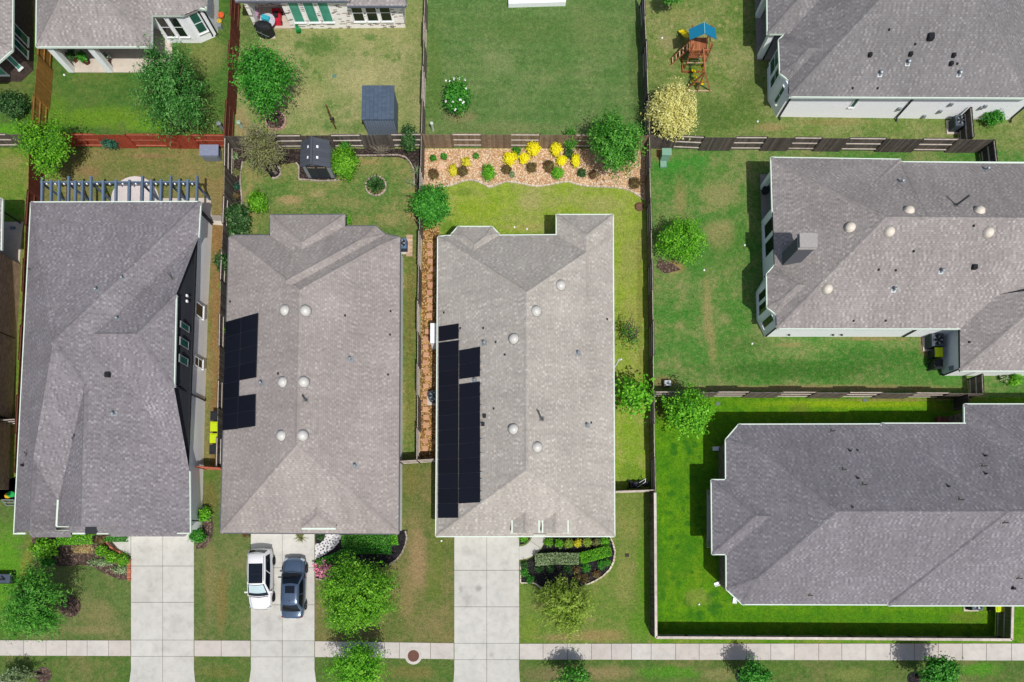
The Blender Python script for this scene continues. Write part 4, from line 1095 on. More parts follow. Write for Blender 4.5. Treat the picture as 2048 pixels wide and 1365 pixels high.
# tank box on the west wall
q = thing('wall_tank', 'white box-shaped tank on the gravel path against the west wall of the middle house', 'tank', P(870, 680))
f = MB(); c = P(869.5, 680); f.box((c.x + .1, c.y, .95), (.5, 1.55, 1.5)); bevel(build('cabinet', f, M_white, q), .08, 3)
f = MB(); f.box((c.x + .1, c.y, .13), (.6, 1.65, .18)); build('base', f, CONC, q)
f = MB(); f.box((c.x - .16, c.y + .3, 1.2), (.03, .4, .5)); build('door_panel', f, M_galv, q)
H3 = h
# --- two-storey house
h = House('two-storey house with tall grey gabled roof and pale siding under a dark upper wall', (230, 770), SH_cool, SID_light, M_offwhite)
V = dict(A=(62, 405, 3.2), B=(401, 404, 3.2), C=(397, 475, 3.2), D=(352, 590, 5.3), E=(348, 775, 5.3), F=(379, 943, 3.2), S=(380, 1066, 3.2), W=(28, 1067, 3.2), K=(107, 684, 7.2), M=(170, 770, 6.4), N=(163, 1054, 6.4), L=(67, 920, 5.3), Q=(60, 1062, 5.2), Q2=(112, 1063, 3.7), U=(117, 1002, 4.0), U2=(114, 1053, 4.0), Y=(240, 1054, 5.26), X=(240, 1066, 5.2), G=(275, 669, 6.3), J=(188, 669, 6.2))
V = {k: P(*v) for k, v in V.items()}
_n = (V['N'] - V['M']).cross(V['S'] - V['M'])
for k_, (x_, y_) in dict(J=(188, 669), F=(379, 943), X=(240, 1066), Y=(240, 1054)).items():   # keep the east slope one flat plane
    d_ = ray(x_, y_); V[k_] = EYE + d_ * ((V['M'] - EYE).dot(_n) / d_.dot(_n))
print('flat', {k_: round(V[k_].z, 2) for k_ in 'JFXY'})
R = h.roof; NR = {}
for k in ('ABK', 'AKLQW', 'KMUL', 'LUQ', 'UQQ2', 'MNU2U', 'KBCJ', 'KJM', 'JFSXY', 'JYNM', 'CDGJ', 'DEG', 'EFJG'):
    ids = []; i = 0
    while i < len(k):
        if i + 1 < len(k) and k[i + 1] == '2': ids.append(k[i] + '2'); i += 2
        else: ids.append(k[i]); i += 1
    pts = [V[i] for i in ids]
    if len(pts) > 3:
        # split so that every piece is flat, but run the shingle courses the same way over all of them
        nn = Vector()
        for i in range(len(pts)): nn += pts[i].cross(pts[(i + 1) % len(pts)])
        if nn.z < 0: nn = -nn
        ud = Vector((0, 0, 1)).cross(nn).normalized()
        for i in range(1, len(pts) - 1) if k not in ('JFSXY', 'JYNM') else (): NR[k] = R.add([pts[0], pts[i], pts[i + 1]], None if False else ud)
        if k in ('JFSXY', 'JYNM'): NR[k] = R.add(pts, ud)
    else: NR[k] = R.add(pts)
for a, b, f1, f2 in (('B', 'K', 'ABK', 'KBCJ'), ('A', 'K', 'ABK', 'AKLQW'), ('K', 'L', 'AKLQW', 'KMUL'), ('K', 'M', 'KMUL', 'KJM'), ('M', 'N', 'MNU2U', 'JYNM'), ('L', 'Q', 'AKLQW', 'LUQ'), ('D', 'G', 'CDGJ', 'DEG'), ('E', 'G', 'DEG', 'EFJG'), ('G', 'J', 'CDGJ', 'EFJG')):
    R.cap(V[a], V[b], NR[f1], NR[f2], .2, .05)
for a, b, c_, d_ in (((55, 1063, 3.75), (140, 1063, 3.75), (143, 1075, 3.1), (64, 1075, 3.1)), ((139, 1050, 4.7), (170.5, 1050, 4.7), (170.5, 1066, 3.9), (139, 1066, 3.9)), ((193.5, 1050, 4.9), (243, 1050, 4.9), (243, 1067, 3.8), (193.5, 1067, 3.8)), ((219, 1062, 3.5), (382, 1062, 3.15), (370, 1073.5, 2.85), (221, 1073.5, 2.85))):
    R.add([P(*a), P(*b), P(*c_), P(*d_)])
for a, b in (('A', 'B'), ('B', 'C'), ('D', 'E'), ('F', 'S'), ('A', 'W')): R.edges.append((V[a], V[b]))
foot = gp([(120, 458), (425, 452), (417, 600), (411, 780), (404, 1060), (128, 1062)])
h.wall(foot, 0, 3.05)
h.finish()
dn = Vector((-.3, 0, -.06)); uw = MB(); uw.face([V['F'] + dn + Vector((0, 0, -.3)), V['C'] + dn + Vector((0, 0, -.3)), V['C'] + dn, V['D'] + dn, V['E'] + dn, V['F'] + dn], .5, [(0, 0), (17, 0), (17, .3), (12, 2.4), (5, 2.4), (0, .3)])
build('upper_wall', uw, SID_dark, h.root)
gw = MB(); 
for ids in (('W', 'Q', 'Q2'), ('U2', 'N', 'S')):
    q = [V[i] + Vector((0, .12, -.05)) for i in ids]; lo = [Vector((q[2].x, q[2].y, 2.9)), Vector((q[0].x, q[0].y, 2.9))]; gw.face(q + lo)
build('gable_wall', gw, BR_brown, h.root)
tr = MB(); tr.beam(V['C'] + dn + Vector((.03, 0, -.2)), V['F'] + dn + Vector((.03, 0, -.2)), .1, .2); build('trim_board', tr, M_dark, h.root)
h.strip([(117, 1000, 4.0), (114, 1053, 4.0), (139, 1053, 3.9)], M_offwhite)
h.strip([(28, 1067.5, 3.15), (52, 1067.5, 3.15)], M_offwhite); h.strip([(146, 1067.5, 3.2), (170, 1067.5, 3.2), (170, 1051, 3.3)], M_offwhite); h.strip([(194, 1050, 3.3), (194, 1067.5, 3.2), (218, 1067.5, 3.2)], M_offwhite); h.strip([(172, 1056, 2.6), (192, 1056, 2.6)], M_offwhite)
h.strip([(355, 1066.5, 3.1), (380, 1066.5, 3.1)], M_offwhite)
en = MB(); en.face([P(170, 1049, 4.4), P(194, 1049, 4.4), P(194, 1068, 4.2), P(170, 1068, 4.2)]); build('painted_porch_shade', en, M_dark, h.root)  # dark sheet laid over the entry recess, its shade put in as colour
A, B = V['F'] + dn, V['C'] + dn; A.z = B.z = 0
for p0, p1 in (((354, 634), (366, 662)), ((352.5, 666), (365.5, 697)), ((351, 701), (364, 731))):
    dd = (B - A).normalized(); q0, q1 = h.hitwall(A, B, *p0), h.hitwall(A, B, *p1); t0, t1 = sorted(((q0 - A).dot(dd), (q1 - A).dot(dd)))
    h.window_at(A, dd, t0 + .15, t1 - .15, 3.6, 4.85, M_galv, G_dteal, fw=.035)
    
h.window((425, 452), (404, 1060), (383.5, 597), (391.5, 629), M_white, G_black, z0=1.2, z1=2.4); h.window((425, 452), (404, 1060), (381, 708), (399, 736), M_white, G_black, True, z0=1.0, z1=2.3)
for y in (592, 603): b = MB(); p = h.hitwall(A, B, 372.5, y); b.box(p + Vector((.06, 0, 0)), (.12, .16, .16)); build('soffit_vent', b, M_white, h.root)
h.downspout((413, 803), 5.0, M_dark, (-.35, 0)); h.downspout((403.5, 1043), 3.0, M_dark, (-.3, 0)); h.downspout((426, 452), 3.1, M_dark, (-.3, .2)); h.downspout((428, 449), 3.1, M_dark, (-.3, .3))
for x, y in ((403, 850), (398, 883), (388, 905)): b = MB(); p = P(x + 2, y + 1, 0); b.box(p + Vector((.05, 0, 1.2)), (.18, .28, .4)); build('meter_box', b, M_galv, h.root)
for x, y in ((246, 557), (194, 580), (236, 638), (228, 828)): h.pipe(x, y, .06, .3)
h.pipe(217, 751, .09, .3, 1); h.pipe(146, 877, .05, .4, 2, (.3, .2)); h.pipe(47, 931, .05, .25, 1); h.pipe(53, 911, .04, .4, 2, (.1, .2)); h.pipe(61, 540, .03, .3, 2); h.pipe(345, 558, .03, .4, 2, (-.2, .3))
A = P(266, 1052); f = MB(); f.box(A + Vector((2.4, -.05, 1.1)), (4.6, .06, 2.2)); build('garage_door', f, M_offwhite, h.root)
# --- south-east house
h = House('large single-storey house with cool grey hip roof inside the bright green corner yard', (1760, 1030), SH_slate, BR_tan, M_offwhite)
h.roof.body([(1477.6, 849.5), (1451.5, 880), (1453, 1179), (1485, 1209), (2300, 1211), (2300, 848)], 3.2, [.5, .5, .5, .5, None, .5])
h.roof.body([(1423, 960.5), (1424.5, 1109), (1720, 1109), (1720, 960)], 3.2, [.5, .5, None, .5])
h.roof.body([(1763, 847.5), (2300, 847.5), (2300, 1211.5), (1777, 1211.5)], 3.27, [.5, None, .5, .5])
h.roof.body([(1929, 809), (2300, 809), (2300, 1020), (1931, 1020)], 3.24, [.5, None, None, .5])
h.wall(inset([(P(x, y, 3.2).x, P(x, y, 3.2).y) for x, y in [(1477.6, 849.5), (1451.5, 880), (1453, 1179), (1485, 1209), (2300, 1211), (2300, 848)]], .42))
h.wall(inset([(P(x, y, 3.2).x, P(x, y, 3.2).y) for x, y in [(1929, 809), (2300, 809), (2300, 1000), (1931, 1000)]], .44))
h.finish()
for x, y in ((1416, 986), (1416, 1090)):
    c = MB(); p = P(x, y); c.box((p.x + .1, p.y, 1.55), (.34, .34, 2.95)); build('porch_column', c, BR_tan, h.root)
W0, W1 = (1440, 962), (1440, 900)
for a, b, z in ((906, 926, 0), (932, 952, 0)): 
    A = P(*W0); d = (P(*W1) - A).normalized(); t = (P(1440, b) - A).length; t2 = (P(1440, a) - A).length
    h.window_at(A, d, t, t2, .8, 2.6, M_white, G_black)
A = P(1443, 1168); d = (P(1443, 1110) - A).normalized()
for a, b in ((6, 26), (32, 52)): h.window_at(A, d, a / 25.8, b / 25.8, .8, 2.6, M_white, G_black)
for x, y in ((1715, 901.5), (1705, 1015)): h.pipe(x, y, kind=3)
for x, y in ((1699.5, 902), (1715, 957), (1896, 973), (1969.5, 912), (1970.5, 948)): h.pipe(x, y, .035, .24, 1)
for x, y in ((1685, 940), (1725, 970), (1918, 1000), (1964, 933), (2006, 1046), (2034, 1157), (1662, 863), (1617, 1191)): h.pipe(x, y, .035, .35, 2, (.15, 0))
h.pipe(2025, 1177, .05, .28, 1)
# --- chimney house
h = House('white brick house with grey hip roof and a tall metal-clad chimney', (1780, 500), SH_mid, BR_white, M_offwhite)
h.roof.body([(1542.5, 321), (1803, 324.5), (2300, 327), (2300, 658), (1553.5, 657.5)], 3.2, [.56, .56, None, .48, .5], gut=[1, 3])
h.roof.body([(1542, 315.5), (1802, 319.5), (1803, 424), (1545, 424)], 3.215, [.5, .5, None, .5], gut=[0, 3])
h.roof.body([(1549.4, 531), (1533.6, 549), (1534.6, 615), (1552.5, 629), (1640, 629), (1640, 531)], 3.2, [.5, .5, .5, .5, None, .5], gut=[0, 1, 2])
h.roof.body([(1920, 600), (1920.5, 742), (2300, 742), (2300, 600)], 3.2, [.5, .5, None, None], gut=[1])
h.wall(gp([(1529, 674), (1513, 640), (1511.6, 585), (1526, 560), (1522.6, 443), (1566, 443), (1566, 372), (2205, 372), (2205, 674)]))
h.wall(gp([(1883, 620), (1883, 752), (2205, 752), (2205, 620)]), 0, 3.06)
h.finish()
h.strip([(1919, 660, 3.12), (1920.3, 742, 3.12)], M_dark)
c = MB(); p = P(1521.5, 379); c.box((p.x + .12, p.y + .1, 1.55), (.36, .36, 2.95)); build('porch_column', c, M_white, h.root)
h.window((1522.6, 443), (1527, 558), (1534, 447), (1529, 483), M_white, G_black, z0=.7, z1=2.7); h.window((1522.6, 443), (1527, 558), (1535, 484), (1530, 520), M_white, G_black, z0=.7, z1=2.7)
h.window((1511.6, 585), (1513, 640), (1520, 588), (1520, 606), M_white, G_black, z0=.7, z1=2.7); h.window((1511.6, 585), (1513, 640), (1521, 611), (1521, 632), M_white, G_black, z0=.7, z1=2.7)
h.window((1513, 640), (1529, 674), (1529, 640), (1541, 648), M_white, G_black, z0=.7, z1=2.7)
for b in ((1803, 676), (1882, 753), (1529.5, 675), (1527, 557)): h.downspout(b, 3.1, M_dark, (.1, .25))
for x, y in ((1571, 676), (1658, 676), (1675, 676)): b = MB(); p = P(x, y); b.box(p + Vector((0, 0, .7)), (.14, .1, .14)); build('outlet_box', b, M_dark, h.root)
b = MB(); p = P(1898, 745); b.box((P(1883, 743).x - .06, p.y, 1.3), (.14, .3, .4)); build('meter_box', b, M_galv, h.root)
for x, y in ((1700, 455), (1779, 464), (1818, 421.5), (1959, 422), (1977, 465.5), (1655, 578.5)): h.dome(x, y, mat('cream_dome', (232, 222, 206), .4, nz=.06), .33)
for x, y in ((1882, 543), (1787.5, 580), (1802, 365), (1972, 340)): h.pipe(x, y, .07, .35)
for x, y in ((1757, 540), (1791, 541), (1827, 503), (1947, 452), (1707, 642), (1771, 642), (1939, 685)): h.pipe(x, y, kind=3)
h.pipe(1947, 536, .09, .3, 1); h.pipe(1912, 411, .07, 1.3, 2, (.1, .05))
p, n = h.roof.hit(1583, 516)
c = MB(); c.box((p.x, p.y, p.z + 1.15), (1.15, .95, 2.9)); ch = build('chimney', c, bricks('chimney_metal', (128, 130, 136), (120, 122, 128), (104, 106, 112), bw=.5, bh=5), h.roofo)
c = MB(); c.box((p.x, p.y, p.z + 2.64), (1.3, 1.1, .1)); c.box((p.x, p.y, p.z + 2.78), (1.0, .8, .18)); c.box((p.x, p.y, p.z + 2.92), (1.25, 1.05, .06)); build('chimney_cap', c, mat('pale_metal', (176, 172, 168), .5, .1), ch)
# --- north-east house
h = House('white brick house with grey roof and black downspouts at the top right corner', (1800, 100), SH_ash, BR_white, M_offwhite)
h.roof.body([(1577, -200), (1578, 193.5), (2062, 196), (2070, -200)], 3.2, [.5, .5, .5, None], gut=[1, 2])
h.roof.body([(1533, -200), (1535, 68), (1760, 68), (1760, -200)], 3.2, [.5, .5, None, None], gut=[0])
h.roof.body([(1570, 68), (1557.5, 80.6), (1560, 146.5), (1577.5, 160.5), (1700, 160.5), (1700, 68)], 3.2, [.5, .5, .5, .5, None, .5], gut=[0, 1, 2])
h.wall(gp([(1552, 234), (1535, 201), (1534, 139), (1556, 122), (1562, 118), (1562, -110), (2022, -110), (2017, 240)]))
h.finish()
h.strip([(1535, 68, 3.12), (1569, 68, 3.12)], M_offwhite)
for x, y in ((1516, 118), (1512, 36)):
    c = MB(); p = P(x, y); c.box((p.x + .12, p.y + .12, 1.55), (.4, .4, 2.95)); build('porch_column', c, M_white, h.root)
b = MB(); p = P(1519, 121); b.box((p.x + .25, p.y - .02, 1.5), (.09, .08, 2.9)); build('downspout', b, M_dark, h.root)
h.window((1534, 139), (1535, 201), (1549, 112), (1545, 150), M_white, G_dteal, True, z0=.8, z1=2.7); h.window((1534, 139), (1535, 201), (1549, 150), (1545, 176), M_white, G_dteal, True, z0=.8, z1=2.7)
h.window((1535, 201), (1552, 234), (1572, 164), (1556, 190), M_white, G_dteal, True, z0=.8, z1=2.6)
h.window((1552, 234), (2017, 240), (1711, 197), (1703, 214), M_white, G_dteal, z0=1.4, z1=2.9)
for b in ((1557, 236), (1790, 239), (2018, 241)): h.downspout(b, 3.1, M_dark, (.1, -.3))
for x, y, z in ((1798, 217, 1), (1880, 222, 1.2), (1902, 208, 2), (1962, 215, 1.6), (1970, 212, 1.6), (1848, 232, .8)):
    b = MB(); p = h.hitwall(P(1552, 234), P(2017, 240), x, y); b.box(p + Vector((0, -.07, 0)), (.24, .14, .3)); build('wall_box', b, M_galv, h.root)
for x, y in ((1739, 112), (1820, 110.5), (1906, 113), (1901, 129.5)): h.pipe(x, y, .07, .26, 1)
h.pipe(1859.5, 77, .12, .35, 1)
for x, y in ((1760, 148.5), (1815.5, 126.5), (1918, 148.5)): h.pipe(x, y, .08, .3)
for x, y in ((1778, 60), (1830, 89), (1705, 177), (1755, 177), (1914, 128)): h.pipe(x, y, kind=3)
# --- north-west white brick house with the porch
h = House('white brick house with grey roof and a cream porch with square columns, upper left', (230, 20), SH_mid, BR_white, M_offwhite)
h.roof.body([(75, -200), (72.4, 93.5), (303.5, 93.5), (306, -200)], 3.2, [.5, .5, .5, None], gut=[0, 1])
h.roof.body([(77, -200), (77, 31), (365, 31), (382, 14.5), (413, 14.5), (413, -200)][:3] + [(413, 12), (413, -200)], 3.21, [.5, .5, .5, .5, None], gut=[])
h.wall(gp([(150, 60), (336, 60), (336, 86.5), (402, 86.5), (436, 72), (441, -110), (150, -110)]))
h.finish()
h.strip([(304, 93, 3.12), (304, 31, 3.12), (365, 31, 3.12), (381, 15, 3.12), (412, 20, 3.12), (413, -10, 3.12)], M_offwhite)
for x in (145, 222):
    c = MB(); p = P(x, 142); c.box((p.x, p.y, 1.6), (.46, .46, 3.0)); build('porch_column', c, M_white, h.root)
h.window((336, 86.5), (402, 86.5), (322, 36), (360, 70), M_white, G_black, z0=.8, z1=2.7) if False else None
A = P(336, 86.5); d = Vector((1, 0, 0))
h.window_at(A, d, .35, 1.05, .75, 2.75, M_white, G_black, True); h.window_at(A, d, 1.35, 2.05, .75, 2.75, M_white, G_black, True)
A = P(402, 86.5); d = (P(436, 72) - A).normalized(); h.window_at(A, d, .3, 1.0, .9, 2.8, M_white, G_dteal, True)
for b, o in (((437, 73), (-.3, 0)), ((428, 76), (-.3, .1))): h.downspout(b, 3.1, M_dark, o)
# --- dark brick house, far upper left
h = House('dark brown brick house with teal bay windows in the top left corner', (0, 60), SH_mid, BR_dark, M_offwhite)
h.roof.body([(-200, -200), (27, -200), (24, 100), (-30, 147), (-200, 147)], 3.2, [None, .5, .5, .5, None], gut=[1, 2, 3])
h.wall(gp([(-115, 164), (42.5, 164), (67, 141), (70.5, 0), (71, -110), (-115, -110)]))
h.finish()
h.window((67, 141), (70.5, 0), (27, 47), (55, 94), M_white, G_dteal, z0=.8, z1=2.8); h.window((67, 141), (70.5, 0), (26, 74), (55, 118), M_white, G_dteal, z0=.8, z1=2.8)
h.window((42.5, 164), (67, 141), (14, 116), (42, 145), M_white, G_teal, z0=.9, z1=2.7); h.window((-80, 164), (42.5, 164), (-20, 135), (18, 151), M_white, G_teal, z0=.9, z1=2.7)
# --- whitewashed brick house, top centre-left
h = House('whitewashed brick house with three teal windows and a cluttered porch at the top edge', (660, 0), SH_mid, BR_ww, mat('slate_gutter', (112, 118, 130), .5))
h.roof.body([(470, -200), (470, 2), (700, 2), (700, -200)], 3.2, [.5, .5, .5, None], gut=[1])
h.roof.body([(694, -200), (694, 12), (811, 12), (811, -200)], 3.0, [None, .3, .5, None], gut=[1, 2])
h.wall(gp([(583, 58), (811, 56), (811, -110), (583, -110)])); h.wall(gp([(500, 16), (582, 16), (582, -110), (500, -110)])); h.wall(gp([(514, 63), (521, 63), (521, 14), (514, 14)]), 0, 3.02)
h.finish()
A = P(583, 58); d = (P(811, 56) - A).normalized()
for i in range(3): h.window_at(A, d, .55 + i * 1.15, 1.35 + i * 1.15, .75, 2.85, M_white, G_teal)
for i in range(3): h.window_at(A, d, 5.35 + i * 1.1, 6.2 + i * 1.1, .8, 2.5, M_white, G_black, True)
H9 = h
# --- brown brick house at the left edge
h = House('brown brick house whose long side wall fills the left edge', (10, 680), SH_mid, BR_brown, M_offwhite)
h.roof.body([(-200, 398), (4, 398), (2, 500), (-200, 500)], 3.2, [.5, .5, None, None], gut=[0, 1])
h.roof.body([(-200, 470), (-9, 470), (-22, 1020), (-200, 1020)], 3.25, [None, .5, None, None], gut=[1])
h.wall(gp([(42, 530), (25.5, 838), (-115, 838), (-115, 506), (8, 512)])); h.wall(gp([(22, 842), (18, 980), (-115, 980), (-115, 842)]), 0, 3.06)
h.finish()
h.downspout((33, 679), 3.1, M_dark, (-.3, .1)); h.downspout((45, 449), 3.1, M_dark, (-.3, .3))
# --- low white-edged patio cut by the top edge
mb = MB(); mb.prism(gp([(1017, -80), (1017, 16), (1131, 12.5), (1131, -80)]), .002, .42, .4, bottom=False); build('patio', mb, M_white, loc=(0, 0, 0), label='low white-edged patio cut by the top edge', cat='patio', kind='structure')
sheet('patio_floor', [(1021, -80), (1021, 3), (1127, 0), (1127, -80)], .424, CGREY, 'grey floor of the low white-edged patio', 'patio floor')

# ------------------------------------------------------------------ fences
fence('dark red-brown fence between the porch lawn and the dry lawn', [(463, -20), (456, 130), (448.5, 268)], W_mar, W_railb, side0=-1)
fence('bright red-stained fence behind the pergola yard', [(60, 268), (250, 269), (447, 270.5)], W_red, W_railr, start=1)
fence('short dark grey fence at the left edge', [(-40, 268), (60, 268)], W_dark, W_rail)
fence('dark red fence running along the west side of the two-storey house', [(57, 300), (55, 380), (50, 450), (41, 650), (34, 790), (27, 945)], W_mar, W_railb)
fence('golden-brown fence beside the dark brick house', [(79, 30), (74, 110), (67, 190), (62, 268)], W_gold, W_railg, side0=-1)
fence('grey back fence behind the two small sheds', [(449, 271.5), (600, 270.5), (720, 269.5), (842, 268)], W_dark, W_rail, start=0, side0=-1)
fence('grey side fence between the pergola yard and the sago palm yard', [(449, 274), (447, 390), (440, 560), (436, 760), (432, 932)], W_dark, W_rail, start=0, side0=-1)
fence('weathered side fence along the gravel stepping-stone path', [(842, 271), (838, 460), (835, 600), (834, 921)], W_grey, W_rail)
fence('brown weathered fence behind the river-rock bed', [(845, 268), (1080, 269), (1296, 270.5)], W_brown, W_rail, start=0, side0=-1)
fence('thin grey fence between the dry lawn and the mown green lawn', [(849, -20), (846, 130), (842, 266)], W_grey, W_rail)
fence('grey fence between the mown green lawn and the play set', [(1288, -20), (1293, 79), (1297, 188), (1299, 268)], W_dark, W_rail)
fence('long grey fence along the east side of the middle house', [(1299, 272), (1303.5, 459), (1307, 640), (1308, 780), (1311, 983)], W_grey, W_rail)
fence('grey fence north of the chimney house', [(1301, 269), (1410, 274), (1536, 274.5), (1700, 276), (1848, 277.5), (1989, 278.5)], W_dark, W_rail, start=0, side0=-1)
fence('short grey fence closing the yard beside the chimney house roof', [(1989.5, 280), (1995, 326)], W_dark, W_rail, alt=False)
fence('grey fence between the chimney house and the bright green yard', [(1310, 784.5), (1500, 784.5), (1700, 785.5), (1967, 787)], W_grey, W_rail, start=0)
fence('short dark fence below the lime bin of the chimney house', [(1967.5, 786), (1966, 748)], W_dark, W_rail, alt=False, side0=-1)
fence('short dark fence at the north corner of the bright green yard', [(1938, 790), (1940, 812)], W_dark, W_rail, alt=False, side0=-1)
fence('tall capped fence around the bright green corner yard', [(1310, 986), (1312, 1275.5), (1660, 1277.5), (2023, 1280), (2025, 1212)], W_dark, W_rail, alt=False, capped=True, side0=-1)
fence('gate fence between the middle house and the east fence', [(1231, 983.5), (1309, 981)], W_grey, W_rail, alt=False)
fence('gate fence across the gravel path', [(799, 923.5), (870, 919)], W_grey, W_rail, alt=False)
fence('short red gate fence beside the two-storey house', [(391, 934), (440, 937)], W_red, W_railr, alt=False)
fence('dark short fence beside the air conditioner of the north-east house', [(1943, 214), (1948, 274)], W_dark, W_rail, alt=False)
fence('pale crossbar gate at the left edge', [(-30, 843), (29, 839)], W_dark, W_rail, alt=False)

# ------------------------------------------------------------------ trees
tree('big feathery willow-green tree on the porch lawn', 345, 182, (80, 96), 4.2, 'willow', (368, 262), n=800, per=26, spread=.11, size=.1, asp=.34, twigmesh=50, lump=.3, rz=2.8)
tree('bright green tree beside the red fence corner', 94, 290, (55, 62), 3.2, 'lime', (112, 310), n=620, per=24, spread=.12, size=.085, asp=.5, rz=2.0, lump=.3)
tree('leaning green tree growing from the brick ring', 527, 155, (68, 72), 3.9, 'deep', (552, 243), n=740, per=24, spread=.12, size=.09, asp=.5, lump=.28, rz=2.4)
tree('sparse grey-twigged tree in front of the grey back fence', 524, 300, (50, 52), 2.4, 'olive', (552, 346), n=420, per=11, spread=.09, size=.075, asp=.4, twigmesh=230, start=.5, lump=.3, bark=M_twig)
tree('full bright green tree at the end of the river-rock bed', 1230, 290, (60, 68), 3.0, 'green', (1222, 325), n=760, per=25, spread=.12, size=.09, asp=.45, rz=2.4)
tree('glossy green tree leaning over the stepping-stone fence', 862, 411, (43, 44), 2.4, 'deep', (866, 432), n=520, per=20, spread=.11, size=.09, asp=.6)
tree('airy yellow-green tree on the chimney house lawn', 1366, 480, (50, 48), 2.0, 'bright', (1352, 510), n=640, per=20, spread=.1, size=.08, asp=.45, twigmesh=50, lump=.2)
tree('leafy light green tree in the corner of the bright green yard', 1376, 826, (55, 48), 2.6, 'bright', (1352, 838), n=360, per=18, spread=.14, size=.1, asp=.6, lump=.35)
tree('pale cream-leaved tree below the play set', 1346, 224, (47, 52), 2.2, 'cream', (1335, 250), n=1000, per=24, spread=.1, size=.085, asp=.42, twigmesh=16, lobes=0)
tree('round dark shrub tree dotted with white flowers on the mown lawn', 915, 193, (28, 38), 1.5, 'deep', (917, 205), n=240, per=14, spread=.1, size=.085, asp=.6, lump=.08, trunk_r=.06, blooms=16, lobes=0)
tree('thin sapling with sparse twigs by the east fence', 1262, 672, (26, 36), 1.8, 'green', (1264, 680), n=44, per=8, spread=.16, size=.085, asp=.45, twigmesh=26, trunk_r=.05, lump=.4, lobes=0)
tree('young light green tree leaning over the east fence', 1268, 792, (40, 42), 2.3, 'bright', (1258, 775), n=130, per=13, spread=.18, size=.13, asp=.6, lump=.4, trunk_r=.06)
tree('round yellow-green tree in the lawn below the parked cars', 715, 1190, (69, 71), 3.4, 'lime', (724, 1190), n=1300, per=26, spread=.11, size=.085, asp=.45, rz=2.6, lump=.22, lobes=0)
tree('green tree at the bottom edge beside the sidewalk', 716, 1334, (60, 52), 3.2, 'bright', (722, 1322), n=640, per=24, spread=.11, size=.085, asp=.4, rz=2.2)
tree('feathery dark green tree in the west front lawn', 76, 1208, (66, 74), 3.2, 'green', (138, 1212), n=780, per=26, spread=.11, size=.1, asp=.32, twigmesh=30, lump=.3, rz=2.4)
tree('spiky fan-like yellow-green tree beside the planted rows', 1133, 1212, (58, 62), 2.2, 'yellowgreen', (1130, 1190), n=640, per=26, spread=.06, size=.11, asp=.22, twigmesh=130, start=.12, lump=.25, bark=mat('green_twigs', (118, 128, 76), .85, tint=.3))
tree('small dark tree with brown twigs at the bottom edge', 1148, 1356, (46, 26), 2.0, 'green', (1140, 1356), n=170, per=13, spread=.12, size=.1, asp=.45, twigmesh=50, lump=.3)
tree('small dark green verge tree below the corner fence', 1512, 1352, (37, 30), 2.2, 'deep', (1486, 1352), n=260, per=15, spread=.12, size=.1, asp=.5)
tree('larger dark green verge tree in the bottom right', 1880, 1347, (48, 36), 2.6, 'deep', (1834, 1356), n=340, per=16, spread=.13, size=.11, asp=.5)
tree('sparse grey-green tree cut by the bottom left corner', 26, 1358, (40, 24), 1.3, 'sage', (84, 1350), n=120, per=12, spread=.12, size=.1, asp=.3, twigmesh=30, lump=.35)
tree('green tree whose lower leaves show at the top right edge', 1342, -6, (24, 16), 2.0, 'green', (1340, 10), n=160, per=12, spread=.12, size=.1)

# ------------------------------------------------------------------ shrubs
G1 = 'shrubs in the river-rock bed'
for lab, x, y, r, lf, hh in [
    ('large yellow shrub at the left of the yellow row', 1020, 318, 15, 'yellow', .9), ('upper yellow shrub between two lower yellow ones', 1066, 299, 15, 'yellow', 1.1), ('narrow yellow shrub touching the upper yellow one', 1049, 318, 11, 'yellow', .8),
    ('tall yellow shrub beside the back fence, second group', 1112, 300, (12, 16), 'yellow', 1.0), ('small round yellow shrub below the tall yellow one', 1123, 322, 10, 'yellow', .7), ('rightmost narrow yellow shrub', 1151, 323, (9, 13), 'yellow', .9),
    ('pale yellow shrub left of a dark red shrub', 907, 341, (9, 11), 'paleyellow', .6), ('pale yellow shrub above a dark red shrub', 932, 325, 9, 'paleyellow', .6),
    ('wide dome-shaped green shrub in the middle of the rocks', 977, 346, (15, 18), 'bright', .9), ('round green dome shrub below the small yellow one', 1115, 347, 13, 'bright', .8),
    ('tiny dark green ball plant, leftmost', 866, 317, 5.5, 'deep', .35), ('tiny dark green ball plant, second from the left', 888, 314, 6, 'deep', .35), ('tiny green plant with a loose top', 952, 313, 5, 'green', .3), ('green bush behind the large yellow shrub', 1033, 303, 8, 'deep', .5), ('tiny pale green sprout below the large yellow shrub', 1024, 350, 4, 'sage', .25),
    ('dark red shrub at the left end of the rocks', 867, 349, 11, 'red', .6), ('dark red shrub below the pale yellow ones', 925, 343, 11, 'red', .6), ('dark olive shrub below the large yellow shrub', 1013, 339, 10, 'red', .5), ('reddish shrub beside a flat stone', 1063, 336, 10, 'red', .55), ('wide reddish shrub between flat stone and green dome', 1098, 333, 12, 'red', .6), ('dark shrub at the edge of the big bright tree', 1164, 346, 9, 'dark', .5), ('reddish shrub hidden at the foot of the big bright tree', 1186, 350, 9, 'red', .5), ('reddish shrub at the right end of the pale edging', 1270, 367, 12, 'red', .6),
    ('loose green shrub left of the big bright tree', 1142, 280, (18, 24), 'green', 1.6), ('low dark green shrub under the loose green one', 1138, 308, 10, 'dark', .7)]:
    shrub(lab, x, y, r, lf, hh, n=170 if isinstance(r, tuple) or r > 9 else 90, per=12, spread=.05, size=.06, group=G1, flowers=None)
G2 = 'shrubs in the sago palm yard'
shrub('bright lime shrub beside the dark gable shed', 690, 328, (30, 38), 'lime', 1.8, n=300, per=14, spread=.1, size=.09, group=G2)
